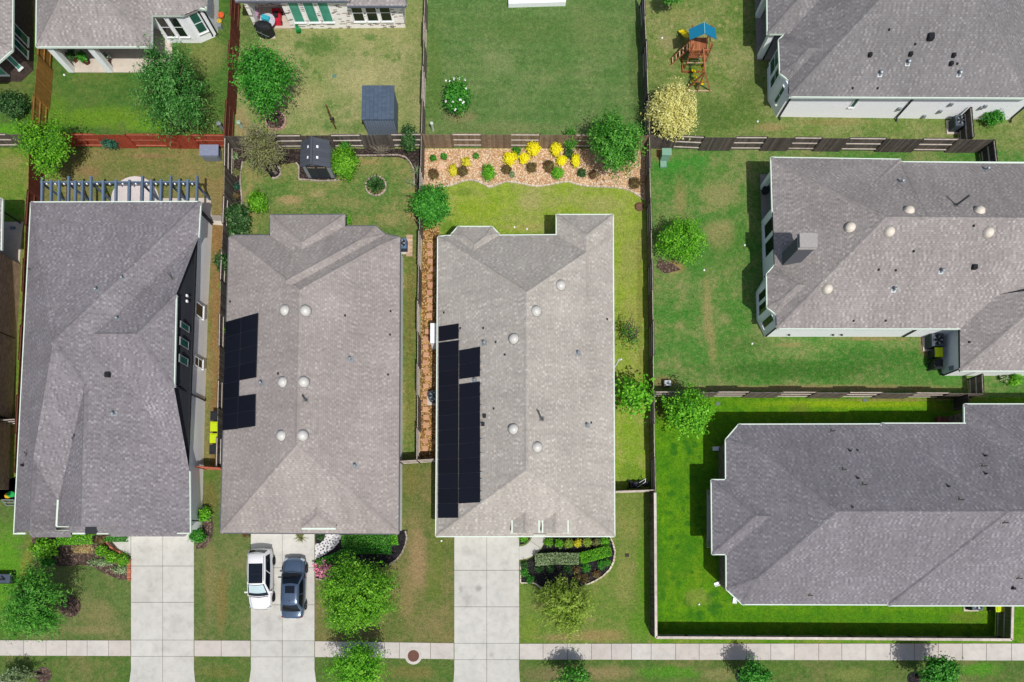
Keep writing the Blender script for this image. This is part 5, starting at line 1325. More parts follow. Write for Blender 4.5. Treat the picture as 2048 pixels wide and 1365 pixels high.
shrub('bright lime shrub near the corner of the solar house', 516, 405, (20, 24), 'lime', 1.3, n=220, per=12, spread=.07, size=.08, group=G2)
shrub('tall dark green shrub dotted with pale blooms by the side fence', 478, 440, (26, 36), 'dark', 1.9, n=260, per=13, spread=.09, size=.09, group=G2, flowers='sage', fn=8)
shrub('dark green shrub spilling over the grey side fence', 446, 527, (13, 24), 'dark', 2.0, n=150, per=11, spread=.08, size=.09, group=G2)
shrub('column-shaped dark green shrub in the back fence corner', 819, 281, (17, 30), 'dark', 2.2, n=230, per=13, spread=.08, size=.08, group=G2)
shrub('small dark green shrub behind the bright lime shrub', 693, 297, (10, 10), 'deep', 1.4, n=70, per=9, size=.08, group=G2)
shrub('lime sprouts between side fence and roof, upper', 448, 572, (5, 14), 'lime', 1.2, n=60, per=8, size=.07, group=G2)
shrub('lime sprouts between side fence and solar panels', 447, 662, (5, 12), 'lime', 1.2, n=60, per=8, size=.07, group=G2)
shrub('lime sprouts behind the lime bins', 441, 862, (5, 26), 'lime', 1.0, n=80, per=8, size=.07, group=G2)
shrub('green shrub in the corner of the stepped back roof', 695, 442, (7, 9), 'bright', 1.2, n=70, per=9, size=.07, group=G2)
shrub('dark low shrub below the tall blooming shrub', 462, 470, (14, 12), 'deep', .8, n=90, per=9, size=.08, group=G2)
shrub('small olive shrub in the mulch beside the fence', 474, 345, (9, 8), 'olive', .4, n=40, per=7, size=.06, group=G2)
shrub('small bluish-green shrub in the mulch beside the fence', 474, 374, (6, 6), 'blue', .3, n=30, per=7, size=.06, group=G2)
shrub('small brown shrub in the mulch beside the fence', 472, 392, (8, 7), 'red', .3, n=40, per=7, size=.06, group=G2)
shrub('small agave-like plant in the mulch corner', 471, 313, (6, 7), 'sage', .4, n=26, per=5, size=.07, group=G2)
shrub('dark leafy shrub at the left edge above the red fence', 26, 212, (34, 28), 'dark', 2.0, n=260, per=13, spread=.1, size=.1)
shrub('slim blue-green conifer leaning on the red fence', 221, 288, (20, 13), 'blue', 1.5, n=150, per=10, spread=.06, size=.09, asp=.3)
shrub('round green shrub at the north-east house corner', 1987, 237, (23, 18), 'deep', 1.4, n=170, per=11, size=.08)
shrub('small green shrub below the chimney house wall', 2028, 760, (15, 14), 'bright', 1.0, n=110, per=10, size=.07)
shrub('grey-white shrub beside the small green one', 2008, 758, (9, 8), 'sage', .6, n=60, per=8, size=.06)
tuft('dark sago palm fanned out in its white stone ring', 752, 372, 170, .95, 'dark', .5, .08, name='sago_palm', cat='palm', upz=1.0)
tuft('yellowed lower fronds under the sago palm', 752, 376, 26, .72, 'straw', .7, .05, name='sago_fronds', cat='palm', upz=.25)
tuft('brown fountain grass beside the stepping-stone fence', 826, 432, 60, .9, 'straw', .8, .016, upz=.9, cat='grass clump', name='fountain_grass')
tuft('pale spiky grass below the white curb', 822, 368, 40, .8, 'sage', .8, .016, upz=.9, cat='grass clump', name='fountain_grass')
tuft('grey-green grass clump at the right fence', 834, 345, 50, .8, 'sage', .7, .016, upz=.9, cat='grass clump', name='fountain_grass')
tuft('yucca with brown-green blades beside the garage', 603, 1075, 44, .72, 'olive', .5, .028, upz=.9, name='yucca', cat='yucca')
bb = thing('bare_bush', 'leafless pale bush in front of the grey back fence', 'bush', P(765, 306)); tw = MB(); c = P(765, 306); q = random.Random(9)
for i in range(60):
    a = q.uniform(0, 6.28); l = q.uniform(.5, 1.25); e = q.uniform(.2, 1.2); tp = c + Vector((l * math.cos(a) * math.cos(e), l * math.sin(a) * math.cos(e), .2 + l * math.sin(e)))
    tw.tube([c, c.lerp(tp, .5) + Vector((q.gauss(0, .06), q.gauss(0, .06), .05)), tp], [.022, .014, .006], 4, q.random())
build('twigs', tw, M_twig, bb)
G3 = 'shrubs before the two-storey house'
shrub('tall yellow-green shrub at the corner of the two-storey house', 92, 1097, (27, 22), 'lime', 1.5, n=260, per=12, size=.1, asp=.6, group=G3)
hedge('low green hedge under the front wall of the two-storey house', [(128, 1081), (196, 1079)], 18, .8, 'bright', 1500, group='hedges')
hedge('short dark green plant strip beside the short path', [(216, 1079), (258, 1079)], 9, .4, 'deep', 500, .07, group='hedges')
for lab, x, y, r, lf, hh in [('left lime ball shrub beside the short path', 205, 1103, (13, 11), 'lime', .8), ('middle lime ball shrub beside the short path', 224, 1114, 12, 'lime', .8), ('right lime ball shrub next to the orange bricks', 246, 1120, 13, 'lime', .9),
    ('dark low shrub between lawn and mulch', 95, 1124, (16, 9), 'deep', .5), ('dark red-green plant near the porch', 203, 1082, 8, 'red', .5), ('straggly green plants in the brown mulch', 200, 1125, (26, 8), 'sage', .3), ('dry straw plants in the brown mulch', 165, 1098, (24, 10), 'straw', .25), ('low green plants below the lime balls', 240, 1140, (16, 8), 'sage', .3)]:
    shrub(lab, x, y, r, lf, hh, n=120, per=10, size=.065, group=G3)
shrub('yellow-green shrub beside the pale siding', 409, 1030, (15, 16), 'bright', 1.1, n=140, per=11, size=.08, group=G3)
shrub('dark green shrub beside the west driveway', 396, 1072, (17, 15), 'deep', 1.1, n=170, per=11, size=.08, group=G3)
shrub('thin bare shrub above the yellow-green one', 398, 1005, (5, 10), 'olive', .5, n=24, per=7, size=.06, group=G3)
hedge('long dark hedge along the front wall of the solar house', [(688, 1083), (798, 1078)], 22, .8, 'green', 2600, group='hedges')
hedge('curved dark hedge behind the mosaic path', [(640, 1128), (672, 1116), (702, 1102), (730, 1099), (786, 1100)], 16, .8, 'deep', 2400, group='hedges')
hedge('short light green hedge end at the house corner', [(786, 1080), (799, 1079)], 20, .82, 'bright', 400, group='hedges')
shrub('pink azalea beside the driveway', 648, 1138, (19, 17), 'deep', .9, n=160, per=10, size=.07, name='azalea', flowers='pink', fn=75)
shrub('low green plants at the azalea foot', 668, 1148, (12, 8), 'sage', .4, n=70, per=8, size=.06)
shrub('dark green plant in the small pocket by the front door', 641, 1074, (8, 7), 'dark', .4, n=70, per=8, size=.06)
shrub('orange-brown plant at the garage corner', 492, 1070, (8, 5), 'red', .4, n=50, per=7, size=.06)
G4 = 'small shrubs in the front row of the middle house'
for i, (lab, x, y, r, lf) in enumerate([('yellow-green round plant nearest the curved path', 1097, 1084, 9, 'lime'), ('narrow deep green plant second in the front row', 1118, 1087, 8, 'bright'), ('olive-green plant third in the front row', 1137, 1087, 8.5, 'yellowgreen'), ('bright yellow-tipped plant in the middle of the front row', 1155, 1087, 7.5, 'paleyellow'), ('loose olive plant right of the yellow-tipped one', 1174, 1085, 8, 'yellowgreen'), ('smallest straggly plant in the front row', 1193, 1085, 6.5, 'olive'), ('dense bright green ball at the right end of the front row', 1209, 1083, 9, 'bright')]):
    shrub(lab, x, y, r, lf, .55, n=110, per=9, size=.055, group=G4)
shrub('green plant in the tiny pocket beside the curved path', 1047, 1076, (9, 7), 'bright', .4, n=110, per=9, size=.06)
hedge('variegated grey-green hedge, left half of the planted row', [(1070, 1120), (1110, 1117), (1156, 1118)], 22, .75, 'sage', 2300, .065, group='hedges')
hedge('bright green hedge, right half of the planted row', [(1158, 1117), (1190, 1109), (1219, 1101)], 21, .75, 'bright', 2000, group='hedges')
G5 = 'low plants in the black mulch bed'
for lab, x, y, r, lf in [('dark green clump nearest the driveway, upper', 1049, 1130, 8, 'dark'), ('dark green clump nearest the driveway, lower', 1049, 1146, 8, 'deep'), ('dark green clump near the lower left curb', 1061, 1159, 8, 'deep'), ('dark clump below the left end of the variegated hedge', 1078, 1137, 9, 'dark'), ('dark clump below the middle of the variegated hedge', 1100, 1137, 10, 'dark'), ('dark clump left of the reddish plants', 1134, 1138, 9, 'dark'), ('reddish plant below the hedge joint', 1153, 1140, 7, 'red'), ('dark clump below the bright green hedge', 1172, 1136, 9, 'deep'), ('green clump near the right curb', 1203, 1130, 9, 'deep'), ('green clump close to the cream curb bend', 1214, 1126, 7, 'green'), ('rusty red plant inside the cream curb', 1192, 1148, 8, 'red'), ('rusty low plant near the fan-like tree', 1170, 1157, 9, 'red'), ('brownish plant beside the fan-like tree', 1156, 1155, 7, 'red')]:
    shrub(lab, x, y, r, lf, .35, n=70, per=8, size=.06, group=G5)

# ------------------------------------------------------------------ sheds and yard things
SB = mat('shed_blue_shingle', (84, 99, 117), .8, nz=.1, tint=.12)
t = thing('shed', 'blue-grey metal shed with a tiled roof on the dry lawn', 'shed', P(760, 240))
a, b, c, d = P(723, 172, 2.25), P(789, 172, 2.25), P(791, 240, 2.25), P(723, 240, 2.25)
x0, x1, y0, y1 = a.x + .12, b.x - .08, d.y + .12, a.y - .12
m_ = MB(); m_.prism([(x0, y0), (x1, y0), (x1, y1), (x0, y1)], 0, 2.2); build('wall', m_, mat('shed_wall', (104, 120, 138), .6), t)
m_ = MB()
n = 24
for i in range(n):
    xx = x0 + (x1 - x0) * (i + .5) / n; m_.box((xx, y0 - .015, 1.1), ((x1 - x0) / n * .55, .04, 2.14), tint=.3 + .4 * (i % 2))
build('corrugated_front', m_, mat('shed_rib', (136, 150, 166), .55, tint=.25), t)
m_ = MB(); nr, nc = 16, 8
for j in range(nr):
    for i in range(nc):
        xa = d.x + (b.x - d.x) * i / nc; ya = d.y + (a.y - d.y) * j / nr; w_, l_ = (b.x - d.x) / nc, (a.y - d.y) / nr
        m_.box((xa + w_ / 2, ya + l_ / 2, 2.26 + .006 * (1 - j / nr) + .004 * ((i + j) % 2)), (w_ - .012, l_ + .01, .06), tint=RR.random())
m_.box(((d.x + b.x) / 2, (d.y + a.y) / 2, 2.22), (b.x - d.x - .04, a.y - d.y - .04, .05), tint=0)
build('roof', m_, SB, t)
t = thing('shed', 'dark grey gable shed with double doors and four skylights beside the lime shrub', 'shed', P(635, 335))
DG = mat('resin_dark', (80, 84, 92), .6, nz=.06, tint=.1); LGm = mat('resin_light', (146, 152, 158), .6, nz=.06); DDm = mat('resin_door', (52, 56, 66), .55, nz=.06)
zr, ze_ = 2.45, 1.85
rn, rs_ = P(624, 274, zr), P(622.5, 329, zr); wn_, ws_ = P(602, 283, ze_), P(600, 335, ze_); en_, es_ = P(659, 281, ze_), P(660.5, 336, ze_)
q = MB()
for A_, B_, C_, D_ in ((rn, rs_, ws_, wn_), (rn, rs_, es_, en_)):
    nn = (B_ - A_).cross(C_ - B_); nn = nn if nn.z > 0 else -nn; nn.normalize()
    for i in range(6):
        u0, u1 = i / 6 + .008, (i + 1) / 6 - .008
        q.face([p + nn * .02 for p in (A_.lerp(B_, u0), A_.lerp(B_, u1), D_.lerp(C_, u1), D_.lerp(C_, u0))], RR.random())
    q.face([A_, B_, C_, D_], .1)
q.beam(rn + Vector((0, 0, .05)), rs_ + Vector((0, 0, .05)), .16, .09, 1.0)
rf = build('roof', q, DG, t)
for u, v in ((.33, .3), (.72, .3), (.33, -.3), (.72, -.3)):
    A_ = rn.lerp(rs_, u); E_ = (en_ if v > 0 else wn_).lerp(es_ if v > 0 else ws_, u); cc = A_.lerp(E_, .3)
    nn = (rs_ - rn).cross(E_ - A_); nn = nn if nn.z > 0 else -nn; nn.normalize(); dx, dy = (rs_ - rn).normalized(), (E_ - A_).normalized(); cc += nn * .045
    q = MB(); q.face([cc - dx * .1 - dy * .075, cc + dx * .1 - dy * .075, cc + dx * .1 + dy * .075, cc - dx * .1 + dy * .075]); build('skylight', q, M_white, rf)
xa, xb, ya, yb = ws_.x + .12, es_.x - .12, ws_.y + .15, wn_.y - .1
q = MB(); q.prism([(xa, ya), (xb, ya), (xb, yb), (xa, yb)], 0, 1.84)
q.face([(xa, ya, 1.8), (xb, ya, 1.8), (rs_.x, ya, 2.4)]); q.face([(xa, yb, 1.8), (xb, yb, 1.8), (rn.x, yb, 2.4)]); build('wall', q, LGm, t)
for s_, e_ in ((xa + .28, (xa + xb) / 2 - .01), ((xa + xb) / 2 + .01, xb - .28)):
    q = MB(); q.box(((s_ + e_) / 2, ya - .03, .92), (e_ - s_, .05, 1.74)); dr = build('door', q, DDm, t)
    q = MB()
    for k in range(4): q.box((s_ + (e_ - s_) * (k + 1) / 5, ya - .065, 1.62), (.12, .02, .1))
    build('window', q, mat('amber_pane', (170, 140, 110), .4), dr)
t = thing('storage_box', 'grey lidded deck box against the fence near the pergola', 'storage box', P(424, 318))
p = P(427, 322); f = MB(); f.box((p.x, p.y + .35, .38), (1.35, .75, .76)); f.box((p.x - .02, p.y - .05, .36), (1.2, .04, .6)); bevel(build('body', f, mat('deckbox', (128, 136, 146), .6), t), .03)
f = MB(); f.box((p.x, p.y + .38, .82), (1.5, .9, .1)); bevel(build('lid', f, mat('deckbox_lid', (140, 148, 172), .6), t), .04)
# pergola
t = thing('pergola', 'grey-blue painted pergola over the round patio behind the two-storey house', 'pergola', P(240, 380))
PB = mat('pergola_paint', (104, 124, 146), .6, nz=.12, tint=.12)
xs = [85, 103, 119, 138, 151.5, 165.5, 182.5, 207, 232.5, 259, 285, 302.5, 322, 341.5, 358.5, 375.5, 394]
tops = [356, 362, 362, 354, 362, 362, 354, 362, 361, 361, 353, 361, 360, 352.5, 360, 360, 352.5]
for x, y in zip(xs, tops):
    f = MB(); a = P(x + (.5 if x > 240 else 0), y, 2.75); bb_ = P(x - 1, 425, 2.75); f.beam(a, bb_, .15, .2, RR.random()); build('rafter', f, PB, t)
f = MB(); f.beam(P(82, 366, 2.62), P(398, 365, 2.62), .08, .24); build('header_beam', f, PB, t)
for x0, x1 in zip(xs[:-1], xs[1:]):
    f = MB(); f.box(P((x0 + x1) / 2, 368.5, 2.66), (.09, .09, .12)); build('light_fixture', f, M_white, t)
for x in (92, 143, 190, 290, 347, 398):
    f = MB(); a = P(x - 6, 368, 2.5); f.box((a.x, a.y, 1.25), (.13, .13, 2.5)); build('post', f, PB, t)

# play set
t = thing('play_set', 'wooden swing set with a blue gabled canopy, yellow slide and swings', 'play set', P(1402, 130))
PW = mat('cedar', (158, 92, 58), .8, c2=(190, 122, 82), nz=.2, ns=10); PY = mat('yellow_plastic', (240, 218, 20), .45, nz=.05); PBL = mat('blue_canopy', (24, 124, 160), .6, nz=.06); PWG = mat('pale_cedar', (206, 176, 144), .8, nz=.15)
zr_, zc_ = 3.3, 2.75
a, b = P(1408, 45, zr_), P(1409.5, 67.5, zr_); a1, b1 = P(1377, 59, zc_), P(1379.5, 80, zc_); a2, b2 = P(1431, 57, zc_), P(1433, 79, zc_)
f = MB()
for L1, L2 in ((a1, b1), (a2, b2)):
    nn = (b - a).cross(L2 - b); nn = nn if nn.z > 0 else -nn; nn.normalize()
    f.face([a, b, L2, L1]); f.face([p - nn * .03 for p in (a, L1, L2, b)])
cn = build('canopy', f, PBL, t)
f = MB(); f.beam(a + Vector((0, 0, .02)), b + Vector((0, 0, .02)), .05, .03); build('ridge_piping', f, mat('pale_blue', (130, 196, 214), .6), cn)
dk = 1.45
c0 = Vector(((b1.x + b2.x) / 2, (a1.y + b1.y) / 2, 0)); hw = .75; hl = .75
def bm_(name, a, b, w_, h_, m, par=None, tint=None):
    f = MB(); f.beam(a, b, w_, h_, RR.random() if tint is None else tint); return build(name, f, m, par or t)
for sx in (-1, 1):
    for sy in (-1, 1):
        bm_('post', c0 + Vector((sx * hw, sy * hl, 0)), c0 + Vector((sx * hw, sy * hl, zc_)), .09, .09, PW)
    bm_('rail', c0 + Vector((sx * hw, -hl, dk + .6)), c0 + Vector((sx * hw, hl, dk + .6)), .05, .12, PW)
    bm_('rail', c0 + Vector((-hw, sx * hl, dk + .62)), c0 + Vector((hw, sx * hl, dk + .62)), .05, .13, PW)
bm_('rail', c0 + Vector((-hw, -hl - .06, .75)), c0 + Vector((hw, -hl - .06, .75)), .05, .1, PWG)
bm_('rail', c0 + Vector((-hw, -hl - .05, dk - .1)), c0 + Vector((hw, -hl - .05, dk - .1)), .05, .12, PW)
f = MB()
for i in range(10): f.box(c0 + Vector((-hw + .075 + i * .15, 0, dk)), (.14, 1.5, .03), tint=RR.random())
build('deck', f, PW, t)
f = MB()
for i in range(8): f.box(c0 + Vector((-hw + .14 + i * .175, -hl, dk + .34)), (.06, .03, .62), tint=RR.random())
build('picket', f, PW, t)
sb = [c0 + Vector((x, y, .1)) for x, y in ((-hw - .2, -hl - .35), (hw, -hl - .35), (hw, hl - .1), (-hw - .2, hl - .1))]
for p, q in zip(sb, sb[1:] + sb[:1]): bm_('sandbox_board', p, q, .05, .2, PW)
la, lb = c0 + Vector((-hw, .1, dk)), c0 + Vector((-hw - 1.15, -.25, .05)); f = MB()
for o in (-.25, .25): f.beam(la + Vector((0, o, 0)), lb + Vector((0, o, 0)), .05, .09, RR.random())
build('ladder', f, PW, t)
f = MB()
for k in range(5): p = lb.lerp(la, .12 + k * .19); f.beam(p + Vector((0, -.25, .03)), p + Vector((0, .25, .03)), .09, .03, RR.random())
build('ladder_rung', f, PWG, t)
f = MB(); s0, s1 = c0 + Vector((-hw + .2, hl, dk)), c0 + Vector((-hw - .3, hl + 1.7, .12)); dd = (s1 - s0); sd_ = Vector((-dd.y, dd.x, 0)).normalized() * .24
rows = []
for k in range(9):
    u = k / 8; p = s0 + dd * u; p.z = .12 + (dk - .12) * (1 - u) ** 1.4 + .05 * math.sin(u * 12); rows.append(p)
for p, q in zip(rows[:-1], rows[1:]):
    f.face([p - sd_, p + sd_, q + sd_, q - sd_]); up_ = Vector((0, 0, .13))
    for s_ in (-1, 1): f.face([p + sd_ * s_, q + sd_ * s_, q + sd_ * s_ * 1.08 + up_, p + sd_ * s_ * 1.08 + up_])
build('slide', f, PY, t)
bz = 2.25; e0, e1 = Vector((c0.x + .15, c0.y - hl, bz)), P(1410, 146, bz); bm_('swing_beam', e0, e1, .1, .14, PW)
for x in (1370, 1394.5, 1420): bm_('leg', e1 + Vector((0, .05, 0)), P(x, 182, .06), .09, .09, PW)
bm_('ground_board', P(1367, 182, .06), P(1422.5, 182, .06), .07, .1, PWG)
bm_('brace', e1.lerp(P(1370, 182), .5), e1.lerp(P(1420, 182), .5), .05, .09, PW)
rp = mat('yellow_rope', (214, 196, 50), .6)
for i, (u, sx) in enumerate(((.30, -.42), (.55, -.32), (.80, -.55))):
    p = e0.lerp(e1, u); q = Vector((p.x + sx * .8, p.y, .55)); sg = MB()
    f = MB(); f.box(q + Vector((0, 0, .02)), (.42, .2, .05), rot=Matrix.Rotation(.5 + .2 * i, 3, 'Y')); s_ = build('swing_seat', f, PY, t)
    for o in (-.18, .18): sg.tube([q + Vector((o, 0, .03)), p + Vector((o * .6, 0, 0))], .018, 5)
    build('rope', sg, rp, s_)
p = e0.lerp(e1, .9); f = MB()
for o in (-.2, .2): f.tube([p, p + Vector((.15, o, -1.3))], .016, 5)
f.box(p + Vector((.16, 0, -1.32)), (.18, .5, .05)); build('glider', f, PY, t)
f = MB(); 
for dy in (-.2, .2):
    for o in (-.35, .35): f.tube([e0.lerp(e1, .35) + Vector((o, dy, 0)), e0.lerp(e1, .35) + Vector((o * 1.1, dy, -.4))], .012, 4)
    f.tube([e0.lerp(e1, .35) + Vector((-.38, dy, -.4)), e0.lerp(e1, .35) + Vector((.38, dy, -.4))], .014, 5)
build('trapeze_bar', f, M_galv, t)

# utilities and bins
t = thing('transformer', 'sea-green utility transformer box in the fence corner', 'transformer', P(1328, 315))
UG = mat('utility_green', (132, 176, 152), .55, nz=.08)
p = P(1328, 318); f = MB(); f.box((p.x, p.y, .5), (.7, .5, .95), taper=.95); bevel(build('cabinet', f, UG, t), .04); f = MB(); f.box((p.x, p.y - .02, 1.0), (.76, .58, .08)); bevel(build('lid', f, UG, t), .03)
f = MB(); f.box((p.x - .1, p.y - .55, .12), (.5, .5, .22)); bevel(build('base', f, UG, t), .03)
t = thing('utility_box', 'small grey utility box with a pale lid beside the east fence', 'utility box', P(1333, 770))
p = P(1332, 770); f = MB(); f.box((p.x, p.y, .25), (.55, .42, .5)); build('cabinet', f, mat('utility_grey', (110, 114, 116), .6), t); f = MB(); f.box((p.x + .03, p.y + .02, .53), (.52, .4, .06)); bevel(build('lid', f, mat('utility_pale', (196, 204, 202), .5), t), .02)
def pole(name, label, cat, x, y, h_, r, m, group=None):
    c = P(x, y); f = MB(); f.lathe(c, [(r, 0), (r, h_ * .85), (r * 1.35, h_ * .86), (r * 1.3, h_ * .97), (r * .5, h_)], 12); return build(name, f, m, loc=tuple(c), label=label, cat=cat, group=group)
pole('utility_pedestal', 'pale green-white utility pedestal on the mown lawn by the fence corner', 'pedestal', 866, 261, 1.0, .1, mat('pedestal', (206, 220, 204), .5))
pole('utility_pedestal', 'pale green pedestal on the dry lawn near the dark red fence', 'pedestal', 483, 255, .7, .12, mat('pedestal_g', (170, 204, 186), .5))
pole('utility_pedestal', 'dark green pedestal under the cream-leaved tree', 'pedestal', 1317, 259, .8, .26, mat('pedestal_d', (50, 92, 84), .55))
pole('utility_pedestal', 'grey-white box post at the corner of the porch lawn', 'pedestal', 446, 260, .9, .14, M_galv)
t = thing('yard_pole', 'tall thin brown post with a dark bracket standing on the dry lawn', 'pole', P(672, 258))
c = P(672, 258); f = MB(); f.tube([c, c + Vector((0, 0, 3.0))], .065, 8); build('post', f, mat('pole_brown', (116, 82, 52), .8), t)
f = MB(); f.box(c + Vector((0, 0, 1.25)), (.34, .12, .1)); f.box(c + Vector((.12, 0, 1.3)), (.1, .16, .22)); build('bracket', f, M_dark, t)
G6 = 'wheeled bins'
BLK = mat('bin_black', (44, 48, 52), .5, nz=.06); LIME = mat('bin_lime', (206, 228, 28), .45, nz=.05); BING = mat('bin_body_dark', (50, 58, 52), .55)
def bin_(label, x, y, lid, rz=0, k=1.0):
    c = P(x, y); t = thing('wheeled_bin', label, 'trash bin', c, G6); M = Matrix.Rotation(rz, 3, 'Z')
    f = MB(); f.box(c + Vector((0, 0, .5 * k)), (.48 * k, .52 * k, .92 * k), rot=M, taper=1.14); bevel(build('body', f, BING, t), .03)
    f = MB(); f.box(c + Vector((0, 0, 1.0 * k)), (.62 * k, .74 * k, .07), rot=M); f.box(c + Vector((0, 0, 1.06 * k)), (.5 * k, .58 * k, .05), rot=M, taper=.9); bevel(build('lid', f, lid, t), .03)
    f = MB(); f.beam(c + M @ Vector((-.34 * k, -.25, .98 * k)), c + M @ Vector((-.34 * k, .25, .98 * k)), .05, .05); build('handle', f, BLK, t)
    for s_ in (-1, 1):
        f = MB(); f.lathe(c + M @ Vector((-.24, s_ * .28, .13)), [(.02, -.03), (.13, -.03), (.13, .03), (.02, .03)], 14, rot=M @ Matrix.Rotation(math.pi / 2, 3, 'X')); build('wheel', f, BLK, t)
bin_('black bin at the upper end of the bin row beside the dark solar roof', 440, 837, BLK, math.pi); bin_('upper lime-lidded bin in the bin row', 440, 858, LIME, math.pi); bin_('lower lime-lidded bin in the bin row', 439, 881, LIME, math.pi); bin_('black bin at the lower end of the bin row', 438, 903, BLK, math.pi)
bin_('lime-lidded bin beside the chimney house wall', 1862, 712, LIME, math.pi / 2 * 0); bin_('black bin below the lime one beside the chimney house', 1862, 735, BLK)
bin_('lime-lidded bin under the eave of the south-east house', 1982, 1214, LIME, math.pi / 2)
G7 = 'air conditioners'
ACM = mat('ac_metal', (98, 108, 118), .5, .1, nz=.1, tint=.2); ACF = mat('ac_fan', (40, 46, 52), .5)
def ac(label, x, y, s=.85, h_=.85, pad=None, m=None, rnd=False):
    c = P(x, y); t = thing('air_conditioner', label, 'air conditioner', c, G7)
    f = MB(); f.box(c + Vector((0, 0, .05)), (s + .3, s + .3, .1)); build('pad', f, CPAT, t)
    f = MB()
    if rnd: f.lathe(c, [(s * .5, .1), (s * .5, h_)], 24)
    else: f.box(c + Vector((0, 0, .1 + h_ / 2)), (s, s, h_))
    bo = build('cabinet', f, m or ACM, t)
    if not rnd: bevel(bo, .06, 3)
    f = MB()
    for k in range(9):
        z = .2 + k * (h_ - .2) / 9
        if rnd: f.lathe(c, [(s * .5, z), (s * .515, z + .01), (s * .5, z + .02)], 24)
        else: f.box(c + Vector((0, 0, z)), (s + .02, s + .02, .03))
    build('louvre', f, ACF, t)
    f = MB(); r = s * .43
    f.lathe(c + Vector((0, 0, h_ + .1)), [(r * 1.08, -.02), (r * 1.08, .03), (r, .035), (r, .0)], 26); build('top_ring', f, m or ACM, t)
    f = MB(); f.lathe(c + Vector((0, 0, h_ + .1)), [(r, .004), (r * .2, .008), (r * .2, .04), (.01, .045)], 20); fo = build('fan_grille', f, ACF, t)
    f = MB()
    for k in range(5):
        a = k * 1.2566; f.face([c + Vector((r * .2 * math.cos(a), r * .2 * math.sin(a), h_ + .12)), c + Vector((r * .9 * math.cos(a - .25), r * .9 * math.sin(a - .25), h_ + .115)), c + Vector((r * .9 * math.cos(a + .25), r * .9 * math.sin(a + .25), h_ + .135))])
    build('fan_blade', f, M_galv, fo)
    return t
ac('blue-grey air conditioner with a slatted crate beside the solar house', 806, 496, .8, .75, m=mat('ac_blue', (96, 128, 168), .5))
ac('round-topped air conditioner on the gravel path', 869, 797, .85, .8, rnd=True)
ac('dark air conditioner on a pad by the north-east house', 1906, 256, .85, .9)
ac('air conditioner beside the lime bin of the chimney house', 1860, 688, .95, .95)
ac('grey air conditioner under the eave of the south-east house', 1940, 1208, .85, .8)
f = MB(); p = P(808, 494); 
for k in range(6): f.box((p.x + .45, p.y - .7 + k * .3, .1), (.5, .26, .06), tint=RR.random())
build('pallet', f, mat('pale_wood', (206, 176, 146), .8, tint=.2), loc=(p.x, p.y, 0), label='pale wooden boards beside the blue-grey air conditioner', cat='boards')
G8 = 'splash blocks'
for lab, x, y, a in (('white splash block beside the upper stone bay of the south-east house', 1432, 898, .05), ('white splash block beside the lower stone bay of the south-east house', 1435, 1168, .3), ('white splash block under the cut corner of the south-east house', 1469, 1200, 1.4)):
    t = MB(); c = P(x, y); M = Matrix.Rotation(a, 3, 'Z'); t.box(c + Vector((0, 0, .04)), (.55, .3, .06), rot=M)
    for s_ in (-1, 1): t.box(c + M @ Vector((0, s_ * .13, .1)), (.55, .05, .08), rot=M)
    t.box(c + M @ Vector((.26, 0, .1)), (.05, .3, .08), rot=M); build('splash_block', t, M_white, label=lab, cat='splash block', group=G8)
# planters and porch things
def planter(label, x, y, r, leaf, hh=.5, n=60, pot=(120, 64, 46), fl=None, potname='terracotta'):
    c = P(x, y); t = thing('potted_plant', label, 'potted plant', c, 'potted plants')
    f = MB(); f.lathe(c + Vector((0, 0, .08)), [(r * .7, 0), (r, hh * .9), (r * 1.08, hh), (r * .9, hh), (r * .85, hh - .06)], 18); build('pot', f, mat(potname, pot, .7, nz=.1), t)
    rs = np.random.RandomState(int(x * 3 + y)); pts, nr, tone, co_, tips = twigs((c.x, c.y, hh + r * .9), (r * 1.6, r * 1.6, r * 1.6), n, 10, .05, rs=rs); v, tt = foliage_mesh(pts, nr, .07, .5, tone, rs); foliage('foliage', v, tt, lm(leaf), t)
    if fl: q = np.repeat(tips[:20], 3, 0) + rs.normal(size=(60, 3)) * .05; v, tt = foliage_mesh(q, np.tile([0, 0, 1.], (60, 1)), .06, .8, None, rs); foliage('blossom', v, tt, lm(fl), t, kind='stuff')
planter('large leafy pot between the porch columns, left one', 153, 123, .26, 'dark', .55, 90); planter('large leafy pot between the porch columns, right one', 176, 128, .27, 'deep', .55, 100); planter('pot with white flowers beside the second porch column', 221, 126, .2, 'dark', .5, 60, fl='white')
planter('potted plant half hidden by the big feathery tree', 312, 120, .2, 'dark', .5, 50)
f = MB(); c = P(1528, 386); f.lathe(c + Vector((0, 0, .08)), [(.22, 0), (.3, .2), (.32, .5), (.28, .56), (.22, .52)], 18); build('planter', f, M_black, loc=tuple(c), label='black round planter on the chimney house patio', cat='planter')
f = MB(); c = P(1279, 416); f.lathe(c, [(.3, 0), (.36, .22), (.3, .24), (.26, .1), (.01, .08)], 20); build('planter', f, mat('clay_ring', (122, 92, 74), .8), loc=tuple(c), label='brown round planter by the east fence', cat='planter')
t = thing('grill', 'barbecue grill under a black cover on the small pad', 'grill', P(533, 72)); c = P(534, 70)
f = MB(); prof = [(.75, .02), (.78, .5), (.74, .85), (.78, .95), (.55, 1.18), (.02, 1.25)]; f.lathe(c, prof, 14, sx=.95, sy=.55); bevel(build('cover', f, M_black, t), .02)
f = MB(); f.tube([c + Vector((-.55, -.4, .9)), c + Vector((.3, -.42, .3))], .02, 5); build('strap', f, M_galv, t)
t = thing('toy_car', 'red ride-on toy car on the cluttered porch', 'toy', P(552, 40)); c = P(556, 42); RED = mat('toy_red', (214, 44, 66), .45, nz=.05)
